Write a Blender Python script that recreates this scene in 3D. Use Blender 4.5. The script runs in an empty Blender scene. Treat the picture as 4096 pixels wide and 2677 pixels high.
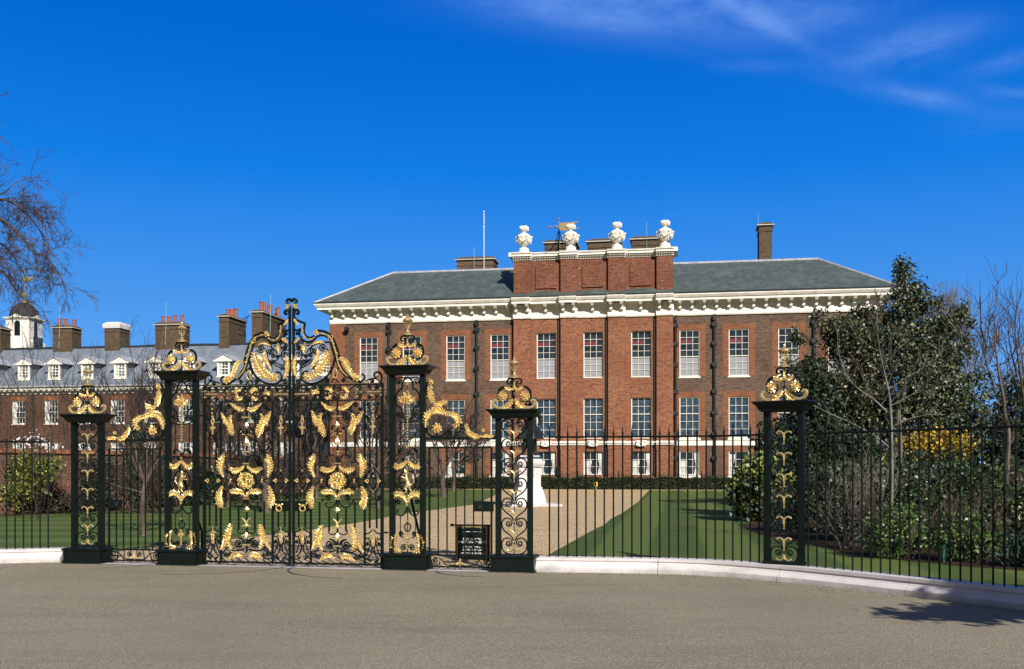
import bpy, bmesh, math, random
import numpy as np
from mathutils import Vector, Matrix
random.seed(7); RNG = np.random.default_rng(7)
R = math.radians
S = bpy.context.scene
COL = S.collection

# ------------------------------------------------------------------ camera
cam_d = bpy.data.cameras.new('camera'); cam = bpy.data.objects.new('camera', cam_d); COL.objects.link(cam)
cam.location = (0, 0, 1.6); cam.rotation_euler = (R(90), 0, 0)
cam_d.sensor_width = 36; cam_d.lens = 35; cam_d.shift_y = 0.1298; cam_d.clip_end = 3000; cam_d.clip_start = 0.1
S.camera = cam
S.view_settings.view_transform = 'Standard'; S.view_settings.look = 'None'
S.view_settings.exposure = 0.6; S.view_settings.gamma = 1.0
# ------------------------------------------------------------------ world
SUN_EL, SUN_AZ = 33.0, 21.0      # azimuth: degrees to the right of straight behind the camera
sdir = Vector((math.sin(R(SUN_AZ))*math.cos(R(SUN_EL)), -math.cos(R(SUN_AZ))*math.cos(R(SUN_EL)), math.sin(R(SUN_EL))))
W = bpy.data.worlds.new('World'); S.world = W; W.use_nodes = True
def make_world():
    nt = W.node_tree; nt.nodes.clear(); N = nt.nodes.new; L = nt.links.new
    out = N('ShaderNodeOutputWorld'); bg = N('ShaderNodeBackground'); L(bg.outputs[0], out.inputs[0])
    sky = N('ShaderNodeTexSky'); sky.sky_type = 'NISHITA'; sky.sun_disc = False
    sky.sun_elevation = R(SUN_EL); sky.sun_rotation = math.atan2(sdir.x, sdir.y)
    sky.air_density = 1.0; sky.dust_density = 0.0; sky.ozone_density = 4.0; sky.altitude = 300
    hs = N('ShaderNodeHueSaturation'); hs.inputs['Saturation'].default_value = 1.45; hs.inputs['Hue'].default_value = 0.497
    L(sky.outputs[0], hs.inputs['Color'])
    tc = N('ShaderNodeTexCoord'); sx = N('ShaderNodeSeparateXYZ'); L(tc.outputs['Generated'], sx.inputs[0])
    # the deep polarised blue of the air that day, by height above the horizon
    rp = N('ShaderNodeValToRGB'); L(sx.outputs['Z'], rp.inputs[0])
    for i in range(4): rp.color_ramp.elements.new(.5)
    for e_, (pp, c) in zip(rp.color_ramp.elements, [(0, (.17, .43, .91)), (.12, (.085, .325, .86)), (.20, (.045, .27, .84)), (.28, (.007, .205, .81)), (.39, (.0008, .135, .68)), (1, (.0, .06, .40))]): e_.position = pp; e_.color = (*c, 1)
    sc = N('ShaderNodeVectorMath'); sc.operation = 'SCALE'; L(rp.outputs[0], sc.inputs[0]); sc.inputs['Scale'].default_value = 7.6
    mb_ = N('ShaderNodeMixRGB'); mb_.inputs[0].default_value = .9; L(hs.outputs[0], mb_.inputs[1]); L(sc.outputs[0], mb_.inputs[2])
    def M(op, a, b=None, c=None):
        n = N('ShaderNodeMath'); n.operation = op
        for i, v in enumerate((a, b, c)):
            if v is None: continue
            if isinstance(v, (int, float)): n.inputs[i].default_value = v
            else: L(v, n.inputs[i])
        return n.outputs[0]
    yy = M('MAXIMUM', sx.outputs['Y'], 0.15)
    p = M('DIVIDE', sx.outputs['X'], yy); q = M('DIVIDE', sx.outputs['Z'], yy)
    total = None
    def streak(px, py, ang, a, b, amp, ns, st):
        nonlocal total
        pc = (px-2048)/3982; qc = (1870-py)/3982; ca, sa = math.cos(R(ang)), math.sin(R(ang))
        dp = M('SUBTRACT', p, pc); dq = M('SUBTRACT', q, qc)
        u = M('ADD', M('MULTIPLY', dp, ca), M('MULTIPLY', dq, sa))
        v = M('ADD', M('MULTIPLY', dp, -sa), M('MULTIPLY', dq, ca))
        cx = N('ShaderNodeCombineXYZ'); L(M('MULTIPLY', u, 1/st), cx.inputs[0]); L(v, cx.inputs[1]); cx.inputs[2].default_value = px*.01
        nz = N('ShaderNodeTexNoise'); nz.inputs['Scale'].default_value = ns; nz.inputs['Detail'].default_value = 8
        nz.inputs['Roughness'].default_value = .68; nz.inputs['Distortion'].default_value = .6
        L(cx.outputs[0], nz.inputs['Vector'])
        e = M('ADD', M('POWER', M('ABSOLUTE', M('DIVIDE', u, a)), 2), M('POWER', M('ABSOLUTE', M('DIVIDE', v, b)), 2))
        g = M('EXPONENT', M('MULTIPLY', e, -1))
        nn = M('MULTIPLY', M('MAXIMUM', M('SUBTRACT', nz.outputs['Fac'], .33), 0), 3.2)
        r = M('MULTIPLY', M('MULTIPLY', g, nn), amp)
        total = r if total is None else M('ADD', total, r)
    streak(2650, 10, -3, .15, .026, 1.1, 16, 4)
    streak(2350, 70, -8, .12, .020, .35, 14, 3)
    streak(3060, 90, -27, .060, .010, .95, 22, 4)
    streak(3350, 60, 12, .09, .02, .35, 16, 3)
    streak(3620, 190, 14, .075, .018, .65, 18, 2.5)
    streak(3680, 385, -11, .055, .009, .7, 20, 3)
    streak(3050, 262, 0, .04, .007, .3, 22, 3)
    streak(4040, 370, -4, .04, .007, .5, 22, 3)
    streak(4060, 240, 16, .05, .009, .35, 22, 3)
    streak(3980, 490, 8, .05, .012, .25, 22, 3)
    mx = N('ShaderNodeMixRGB'); L(M('MINIMUM', M('MULTIPLY', total, .62), .7), mx.inputs['Fac']); 
    mr = N('ShaderNodeMapRange'); L(sx.outputs['Y'], mr.inputs['Value']); mr.inputs['From Min'].default_value = .75; mr.inputs['From Max'].default_value = -.1; mr.interpolation_type = 'SMOOTHSTEP'  # unseen sky overhead and behind camera greyed and dimmed to cut blue shadow fill
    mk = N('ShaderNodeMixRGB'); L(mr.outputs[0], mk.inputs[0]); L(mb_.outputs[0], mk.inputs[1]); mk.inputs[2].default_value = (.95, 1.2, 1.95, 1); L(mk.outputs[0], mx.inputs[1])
    mx.inputs[2].default_value = (1.9, 3.5, 7.6, 1)
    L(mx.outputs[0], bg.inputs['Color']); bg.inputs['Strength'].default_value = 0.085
    return bg
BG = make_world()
sl = bpy.data.lights.new('sun', 'SUN'); sl.energy = 4.6; sl.angle = R(0.55); sl.color = (1.0, 0.95, 0.885)
so = bpy.data.objects.new('sun', sl); COL.objects.link(so); so.rotation_euler = sdir.to_track_quat('Z', 'Y').to_euler()

# ------------------------------------------------------------------ materials
def mat(name, col, rough=.7, metal=0.0, build=None, spec=.5):
    m = bpy.data.materials.new(name); m.use_nodes = True; nt = m.node_tree
    b = nt.nodes['Principled BSDF']; b.inputs['Base Color'].default_value = (*col, 1)
    b.inputs['Roughness'].default_value = rough; b.inputs['Metallic'].default_value = metal
    b.inputs['Specular IOR Level'].default_value = spec
    if build: build(nt, b)
    return m
def coord(nt, mode='obj'):
    tc = nt.nodes.new('ShaderNodeTexCoord'); return tc.outputs['Object']
def ramp(nt, fac, stops):
    r = nt.nodes.new('ShaderNodeValToRGB'); nt.links.new(fac, r.inputs[0])
    while len(r.color_ramp.elements) < len(stops): r.color_ramp.elements.new(.5)
    for e, (p, c) in zip(r.color_ramp.elements, stops): e.position = p; e.color = (*c, 1)
    return r.outputs[0]
def noise(nt, vec, scale, detail=4, stretch=(1, 1, 1), rough=.55, dist=0):
    mp = nt.nodes.new('ShaderNodeMapping'); mp.inputs['Scale'].default_value = stretch; nt.links.new(vec, mp.inputs[0])
    n = nt.nodes.new('ShaderNodeTexNoise'); n.inputs['Scale'].default_value = scale; n.inputs['Detail'].default_value = detail
    n.inputs['Roughness'].default_value = rough; n.inputs['Distortion'].default_value = dist
    nt.links.new(mp.outputs[0], n.inputs['Vector']); return n.outputs['Fac']
def mix(nt, fac, a, b, mode='MIX'):
    m = nt.nodes.new('ShaderNodeMixRGB'); m.blend_type = mode
    for i, v in ((0, fac), (1, a), (2, b)):
        if isinstance(v, (int, float)): m.inputs[i].default_value = v
        elif isinstance(v, tuple): m.inputs[i].default_value = (*v, 1)
        else: nt.links.new(v, m.inputs[i])
    return m.outputs[0]
def bump(nt, b, h, strength=.3, dist=.02):
    n = nt.nodes.new('ShaderNodeBump'); n.inputs['Strength'].default_value = strength; n.inputs['Distance'].default_value = dist
    nt.links.new(h, n.inputs['Height']); nt.links.new(n.outputs[0], b.inputs['Normal'])
def noisy(c1, c2, scale=4, detail=5, stretch=(1, 1, 1), bs=.2, bd=.02, lo=.35, hi=.65, fine=0):
    def f(nt, b):
        v = coord(nt); n = noise(nt, v, scale, detail, stretch)
        c = ramp(nt, n, [(lo, c1), (hi, c2)])
        if fine:
            n2 = noise(nt, v, fine, 2); c = mix(nt, .5, c, ramp(nt, n2, [(.3, tuple(x*.55 for x in c1)), (.7, tuple(min(1, x*1.5) for x in c2))]))
            n = n2
        nt.links.new(c, b.inputs['Base Color']); bump(nt, b, n, bs, bd)
    return f
def brick_build(c1, c2, mortar, dark, pale=None, amt=.45):
    def f(nt, b):
        v = coord(nt); sp = nt.nodes.new('ShaderNodeSeparateXYZ'); nt.links.new(v, sp.inputs[0])
        ad = nt.nodes.new('ShaderNodeMath'); nt.links.new(sp.outputs[0], ad.inputs[0]); nt.links.new(sp.outputs[1], ad.inputs[1])
        cb = nt.nodes.new('ShaderNodeCombineXYZ'); nt.links.new(ad.outputs[0], cb.inputs[0]); nt.links.new(sp.outputs[2], cb.inputs[1])
        br = nt.nodes.new('ShaderNodeTexBrick'); nt.links.new(cb.outputs[0], br.inputs['Vector'])
        br.inputs['Scale'].default_value = 1; br.inputs['Brick Width'].default_value = .225; br.inputs['Row Height'].default_value = .075
        br.inputs['Mortar Size'].default_value = .007; br.inputs['Mortar Smooth'].default_value = .3; br.inputs['Bias'].default_value = 0
        br.inputs['Color1'].default_value = (*c1, 1); br.inputs['Color2'].default_value = (*c2, 1); br.inputs['Mortar'].default_value = (*mortar, 1)
        # single dark bricks: noise per brick through a coarse cell grid
        n1 = noise(nt, cb.outputs[0], 1, 3, (4.4, 13.3, 1), .7)
        c = mix(nt, ramp(nt, n1, [(.48, (0, 0, 0)), (.64, (amt, amt, amt))]), br.outputs['Color'], dark)
        n2 = noise(nt, cb.outputs[0], .35, 5, (1, 1.4, 1), .6)
        c = mix(nt, ramp(nt, n2, [(.40, (0, 0, 0)), (.68, (.6, .6, .6))]), c, tuple(x*.45 for x in c1))
        n4 = noise(nt, cb.outputs[0], 1, 2, (1.6, 5.5, 1), .6); c = mix(nt, ramp(nt, n4, [(.52, (0, 0, 0)), (.66, (.45, .45, .45))]), c, tuple(x*.5 for x in dark))
        if pale:
            n3 = noise(nt, cb.outputs[0], 1, 2, (2.6, 9, 1), .8)
            c = mix(nt, ramp(nt, n3, [(.63, (0, 0, 0)), (.68, (.8, .8, .8))]), c, pale)
        nt.links.new(c, b.inputs['Base Color']); bump(nt, b, br.outputs['Fac'], -.3, .01)
    return f
def rand_leaf(cols, trans=.25, rough=.45):
    def f(nt, b):
        g = nt.nodes.new('ShaderNodeNewGeometry')
        n = len(cols); r = ramp(nt, g.outputs['Random Per Island'], [(i/(n-1) if n > 1 else 0, c) for i, c in enumerate(cols)])
        nt.links.new(r, b.inputs['Base Color'])
    return f
M = {}
M['brick_red'] = mat('red_brick', (.4, .14, .07), .85, build=brick_build((.33, .120, .052), (.20, .068, .034), (.31, .21, .14), (.085, .042, .032), amt=.85), spec=.2)
M['brick_attic'] = mat('attic_brick', (.3, .1, .06), .85, build=brick_build((.24, .078, .038), (.155, .050, .028), (.23, .14, .09), (.05, .03, .026), (.42, .25, .19), .8), spec=.2)
M['brick_plum'] = mat('plum_brick', (.2, .1, .08), .85, build=brick_build((.150, .082, .050), (.085, .050, .034), (.26, .20, .145), (.035, .028, .026), amt=.9), spec=.2)
M['brick_wing'] = mat('wing_brick', (.2, .08, .06), .85, build=brick_build((.13, .058, .036), (.075, .036, .024), (.17, .11, .08), (.035, .024, .02), amt=.8), spec=.2)
M['brick_yellow'] = mat('stock_brick', (.2, .14, .07), .85, build=brick_build((.125, .082, .044), (.070, .045, .028), (.19, .15, .10), (.035, .028, .02), amt=.85), spec=.2)
M['brick_surround'] = mat('rubbed_red_brick', (.4, .14, .07), .85, build=brick_build((.27, .098, .043), (.19, .068, .031), (.26, .16, .10), (.12, .05, .03), amt=.6), spec=.2)
M['brick_garden'] = mat('garden_brick', (.25, .1, .07), .85, build=brick_build((.19, .088, .054), (.11, .054, .038), (.24, .19, .15), (.05, .036, .03), amt=.8), spec=.2)
M['white'] = mat('white_paint', (.78, .75, .68), .55, build=noisy((.62, .58, .49), (.76, .72, .63), 3, 7, bs=.05))
M['cream'] = mat('cream_stone', (.78, .74, .64), .6, build=noisy((.66, .62, .52), (.82, .78, .69), 2.5, 7, (1, 1, .5), bs=.1))
def stone_b(nt, b):
    v = coord(nt); n = noise(nt, v, 3, 8, (1, 1, 3), .65)
    c = ramp(nt, n, [(.3, (.38, .35, .34)), (.5, (.52, .48, .46)), (.7, (.58, .54, .52))])
    n2 = noise(nt, v, 60, 2); c = mix(nt, .25, c, ramp(nt, n2, [(.3, (.4, .38, .38)), (.7, (.85, .82, .82))]))
    sp = nt.nodes.new('ShaderNodeSeparateXYZ'); nt.links.new(v, sp.inputs[0]); n3 = noise(nt, v, 1.4, 7, (1, 1, .5), .7)
    ad = nt.nodes.new('ShaderNodeMath'); ad.operation = 'MULTIPLY_ADD'; nt.links.new(sp.outputs[2], ad.inputs[0]); ad.inputs[1].default_value = -2.2; nt.links.new(n3, ad.inputs[2])
    c = mix(nt, ramp(nt, ad.outputs[0], [(.30, (0, 0, 0)), (.55, (.6, .6, .6))]), c, (.20, .185, .16))
    nt.links.new(c, b.inputs['Base Color']); bump(nt, b, n2, .15, .005)
M['stone'] = mat('portland_stone', (.6, .57, .58), .75, build=stone_b, spec=.3)
def slate_b(c1, c2, pale):
    def f(nt, b):
        v = coord(nt); sp = nt.nodes.new('ShaderNodeSeparateXYZ'); nt.links.new(v, sp.inputs[0])
        cb = nt.nodes.new('ShaderNodeCombineXYZ'); nt.links.new(sp.outputs[0], cb.inputs[0]); nt.links.new(sp.outputs[2], cb.inputs[1])
        br = nt.nodes.new('ShaderNodeTexBrick'); nt.links.new(cb.outputs[0], br.inputs['Vector'])
        br.inputs['Scale'].default_value = 1; br.inputs['Brick Width'].default_value = .32; br.inputs['Row Height'].default_value = .16
        br.inputs['Mortar Size'].default_value = .012; br.inputs['Mortar Smooth'].default_value = .2
        br.inputs['Color1'].default_value = (*c1, 1); br.inputs['Color2'].default_value = (*c2, 1); br.inputs['Mortar'].default_value = (*[x*.45 for x in c1], 1)
        n1 = noise(nt, v, 1.3, 6, (1, 1, .22), .65)
        c = mix(nt, ramp(nt, n1, [(.45, (0, 0, 0)), (.85, (.55, .55, .55))]), br.outputs['Color'], pale)
        nt.links.new(c, b.inputs['Base Color']); bump(nt, b, br.outputs['Fac'], -.4, .02)
    return f
M['slate_green'] = mat('green_slate', (.09, .13, .12), .6, build=slate_b((.066, .086, .076), (.044, .062, .056), (.15, .17, .165)), spec=.4)
M['slate_blue'] = mat('blue_slate', (.15, .18, .22), .5, build=slate_b((.16, .185, .22), (.12, .145, .18), (.26, .29, .34)), spec=.5)
M['lead'] = mat('lead_sheet', (.3, .3, .33), .5, build=noisy((.24, .24, .27), (.40, .40, .43), 5))
M['lead_dark'] = mat('dark_lead', (.02, .024, .03), .7, build=noisy((.014, .018, .022), (.03, .035, .042), 5), spec=.2)
M['iron'] = mat('painted_iron', (.009, .017, .015), .42, build=noisy((.0022, .0050, .0036), (.0045, .0085, .0062), 18, bs=.08, bd=.004), spec=.22)
M['pipe'] = mat('painted_pipe', (.008, .013, .013), .45, build=noisy((.006, .011, .011), (.012, .018, .018), 6, bs=.05))
def gold_b(nt, b):
    v = coord(nt); n = noise(nt, v, 35, 3)
    nt.links.new(ramp(nt, n, [(.3, (.72, .44, .10)), (.62, (1.0, .82, .42))]), b.inputs['Base Color']); bump(nt, b, n, .35, .01)
M['gold'] = mat('gilding', (.9, .6, .18), .27, .78, build=gold_b)
M['gold_dull'] = mat('worn_gilding', (.36, .25, .10), .4, .5, build=noisy((.26, .18, .07), (.48, .34, .15), 25, bs=.1, bd=.004))
M['bronze'] = mat('dark_bronze', (.012, .014, .013), .32, .3, build=noisy((.008, .011, .010), (.03, .036, .032), 6, bs=.3))
M['glass'] = mat('window_glass', (.012, .022, .026), .06, spec=.7, build=noisy((.008, .016, .020), (.03, .045, .055), 1.2, bs=.03, bd=.01))
def film_b(nt, b):
    oi = nt.nodes.new('ShaderNodeObjectInfo'); va = nt.nodes.new('ShaderNodeVectorMath'); va.operation = 'MULTIPLY_ADD'; nt.links.new(oi.outputs['Location'], va.inputs[0]); va.inputs[1].default_value = (1.37, 1.37, 1.37); nt.links.new(coord(nt), va.inputs[2]); v = va.outputs[0]; n = noise(nt, v, 2.2, 6, (1, 1, 1), .7, 2.2)
    nt.links.new(ramp(nt, n, [(.35, (.012, .028, .042)), (.55, (.035, .065, .09)), (.72, (.13, .17, .20))]), b.inputs['Base Color']); bump(nt, b, n, .4, .03)
M['film_glass'] = mat('sheeted_window_glass', (.03, .05, .07), .12, build=film_b, spec=.7)
M['blind'] = mat('grey_blind', (.22, .25, .31), .6, build=noisy((.20, .21, .23), (.28, .29, .31), 2, stretch=(1, 1, 4), bs=.05))
def cloth_b(c1, c2):
    def f(nt, b):
        v = coord(nt); n = noise(nt, v, 9, 2, (1, 1, .12)); nt.links.new(ramp(nt, n, [(.35, c1), (.65, c2)]), b.inputs['Base Color']); bump(nt, b, n, .6, .05)
    return f
M['curtain'] = mat('white_curtain', (.5, .5, .48), .8, build=cloth_b((.30, .31, .30), (.66, .66, .62)))
M['red_cloth'] = mat('red_swag', (.25, .02, .04), .8, build=cloth_b((.09, .008, .015), (.19, .018, .035)))
M['terracotta'] = mat('terracotta_pot', (.42, .10, .055), .7, build=noisy((.20, .05, .026), (.31, .10, .055), 5))
M['copper'] = mat('verdigris_strap', (.2, .42, .36), .6, build=noisy((.16, .34, .29), (.26, .48, .42), 6))
M['grey_metal'] = mat('galvanised_metal', (.5, .5, .52), .4, .5, build=noisy((.42, .42, .44), (.58, .58, .6), 8))
M['sign_black'] = mat('black_sign_paint', (.004, .009, .007), .25, build=noisy((.003, .008, .006), (.006, .012, .009), 5, bs=.02))
M['sign_white'] = mat('white_lettering', (.8, .82, .8), .5, build=noisy((.75, .77, .75), (.85, .86, .85), 20, bs=.02))
M['yellow'] = mat('yellow_paint', (.8, .5, .02), .5, build=noisy((.72, .42, .02), (.85, .55, .03), 20))
def bark(c1, c2): return noisy(c1, c2, 6, 6, (1, 1, .35), .6, .03)
M['bark_grey'] = mat('grey_bark', (.16, .14, .11), .9, build=bark((.055, .048, .040), (.17, .15, .12)), spec=.2)
M['bark_brown'] = mat('brown_bark', (.08, .05, .04), .9, build=bark((.055, .038, .03), (.13, .095, .075)), spec=.2)
M['bark_pale'] = mat('pale_bark', (.3, .3, .29), .8, build=bark((.07, .07, .065), (.19, .185, .175)), spec=.2)
M['twig'] = mat('brown_twigs', (.075, .05, .04), .85, build=noisy((.045, .032, .025), (.09, .066, .048), 4), spec=.2)
M['twig_grey'] = mat('grey_twigs', (.12, .10, .085), .85, build=noisy((.085, .07, .06), (.17, .145, .125), 4), spec=.2)
M['twig_dark'] = mat('dark_twigs', (.05, .035, .03), .85, build=noisy((.03, .023, .02), (.075, .055, .045), 4), spec=.2)
M['holly'] = mat('holly_leaf', (.02, .04, .015), .5, build=rand_leaf([(.006, .013, .005), (.012, .023, .008), (.020, .036, .012), (.038, .058, .018), (.075, .090, .030), (.17, .18, .08)]), spec=.6)
M['dark_leaf'] = mat('dark_evergreen_leaf', (.012, .028, .012), .55, build=rand_leaf([(.008, .018, .008), (.018, .034, .012), (.034, .054, .018)]), spec=.4)
M['hedge'] = mat('box_hedge_leaf', (.012, .025, .008), .55, build=rand_leaf([(.010, .016, .006), (.022, .032, .010), (.038, .048, .014)]), spec=.3)
M['gold_leaf'] = mat('variegated_leaf', (.2, .22, .03), .45, build=rand_leaf([(.02, .045, .008), (.07, .11, .016), (.26, .27, .04), (.035, .065, .012), (.36, .35, .09), (.02, .04, .01)]))
M['ivy'] = mat('ivy_leaf', (.02, .045, .012), .45, build=rand_leaf([(.008, .018, .006), (.020, .042, .010), (.045, .075, .018), (.08, .11, .03)]))
M['shrub_leaf'] = mat('spring_shrub_leaf', (.05, .09, .02), .45, build=rand_leaf([(.014, .032, .008), (.045, .095, .018), (.10, .17, .035), (.025, .055, .012)]))
M['juniper'] = mat('juniper_leaf', (.015, .04, .02), .6, build=rand_leaf([(.008, .024, .014), (.016, .042, .024), (.028, .06, .034)]))
M['brown_leaf'] = mat('brown_shrub_leaf', (.05, .035, .018), .7, build=rand_leaf([(.018, .014, .009), (.035, .026, .014), (.05, .045, .02)]))
M['forsythia'] = mat('forsythia_flower', (.75, .48, .02), .6, build=rand_leaf([(.03, .045, .010), (.36, .22, .010), (.55, .34, .012), (.05, .07, .015)]))
M['blossom'] = mat('white_blossom', (.7, .62, .62), .6, build=rand_leaf([(.5, .40, .42), (.72, .66, .67), (.8, .76, .78)]))
M['blade'] = mat('daffodil_leaf', (.05, .12, .06), .45, build=rand_leaf([(.03, .08, .045), (.06, .14, .08)]))
def grass_b(nt, b):
    v = coord(nt)
    def wave(rot, sc):
        wv = nt.nodes.new('ShaderNodeTexWave'); wv.wave_type = 'BANDS'; wv.bands_direction = 'X'; wv.inputs['Scale'].default_value = sc
        wv.inputs['Distortion'].default_value = .5; wv.inputs['Detail'].default_value = 2
        mp = nt.nodes.new('ShaderNodeMapping'); mp.inputs['Rotation'].default_value = (0, 0, R(rot)); nt.links.new(v, mp.inputs[0]); nt.links.new(mp.outputs[0], wv.inputs[0])
        return ramp(nt, wv.outputs['Fac'], [(.40, (.036, .066, .010)), (.60, (.104, .142, .030))])
    sp = nt.nodes.new('ShaderNodeSeparateXYZ'); nt.links.new(v, sp.inputs[0])
    gt = nt.nodes.new('ShaderNodeMath'); gt.operation = 'GREATER_THAN'; nt.links.new(sp.outputs[0], gt.inputs[0]); gt.inputs[1].default_value = -.6
    c = mix(nt, gt.outputs[0], wave(83, .13), wave(9.4, .145))
    n = noise(nt, v, .5, 5); c = mix(nt, ramp(nt, n, [(.4, (0, 0, 0)), (.75, (.5, .5, .5))]), c, (.12, .115, .038))
    n2 = noise(nt, v, 28, 3, (1, .5, 1), .8); c = mix(nt, .45, c, ramp(nt, n2, [(.3, (.024, .05, .009)), (.7, (.11, .15, .038))]))
    nt.links.new(c, b.inputs['Base Color']); bump(nt, b, n2, .6, .03)
M['grass'] = mat('mown_grass', (.05, .08, .02), .9, build=grass_b, spec=.15)
M['rough_grass'] = mat('rough_grass', (.05, .08, .02), .9, build=noisy((.03, .045, .014), (.06, .075, .025), .8), spec=.15)
def gravel_b(nt, b):
    v = coord(nt)
    vo = nt.nodes.new('ShaderNodeTexVoronoi'); vo.inputs['Scale'].default_value = 32; nt.links.new(v, vo.inputs['Vector'])
    sp = nt.nodes.new('ShaderNodeSeparateColor'); nt.links.new(vo.outputs['Color'], sp.inputs[0])
    c = ramp(nt, sp.outputs[0], [(0, (.19, .125, .060)), (.35, (.38, .265, .135)), (.7, (.52, .385, .215)), (1, (.70, .56, .36))])
    n = noise(nt, v, .5, 5); c = mix(nt, ramp(nt, n, [(.4, (0, 0, 0)), (.7, (.35, .35, .35))]), c, (.31, .215, .110))
    nt.links.new(c, b.inputs['Base Color']); bump(nt, b, vo.outputs['Distance'], .6, .02)
M['gravel'] = mat('golden_gravel', (.4, .3, .2), .9, build=gravel_b, spec=.2)
def road_b(nt, b):
    v = coord(nt)
    vo = nt.nodes.new('ShaderNodeTexVoronoi'); vo.inputs['Scale'].default_value = 85; nt.links.new(v, vo.inputs['Vector'])
    sp = nt.nodes.new('ShaderNodeSeparateColor'); nt.links.new(vo.outputs['Color'], sp.inputs[0])
    c = ramp(nt, sp.outputs[0], [(0, (.115, .100, .066)), (.4, (.192, .165, .112)), (.8, (.275, .238, .162)), (1, (.39, .34, .24))])
    n5 = noise(nt, v, 1.6, 7, (.25, 1, 1), .7); c = mix(nt, ramp(nt, n5, [(.48, (0, 0, 0)), (.72, (.5, .5, .5))]), c, (.11, .095, .068))
    n6 = noise(nt, v, .16, 3, (1, 2.2, 1)); c = mix(nt, ramp(nt, n6, [(.40, (.35, .35, .35)), (.62, (0, 0, 0))]), c, (.25, .22, .155))
    n = noise(nt, v, .45, 6, (1, .6, 1)); c = mix(nt, ramp(nt, n, [(.38, (0, 0, 0)), (.7, (.4, .4, .4))]), c, (.142, .122, .084))
    nt.links.new(c, b.inputs['Base Color']); bump(nt, b, vo.outputs['Distance'], .5, .008)
M['road'] = mat('chipped_tarmac', (.17, .14, .11), .9, build=road_b, spec=.25)
M['soil'] = mat('dark_soil', (.03, .02, .014), .95, build=noisy((.018, .012, .009), (.05, .034, .022), 6, fine=40, bs=.8, bd=.05), spec=.1)
M['track'] = mat('worn_steel_track', (.06, .065, .075), .4, .3, build=noisy((.045, .05, .06), (.085, .09, .10), 10))

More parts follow.
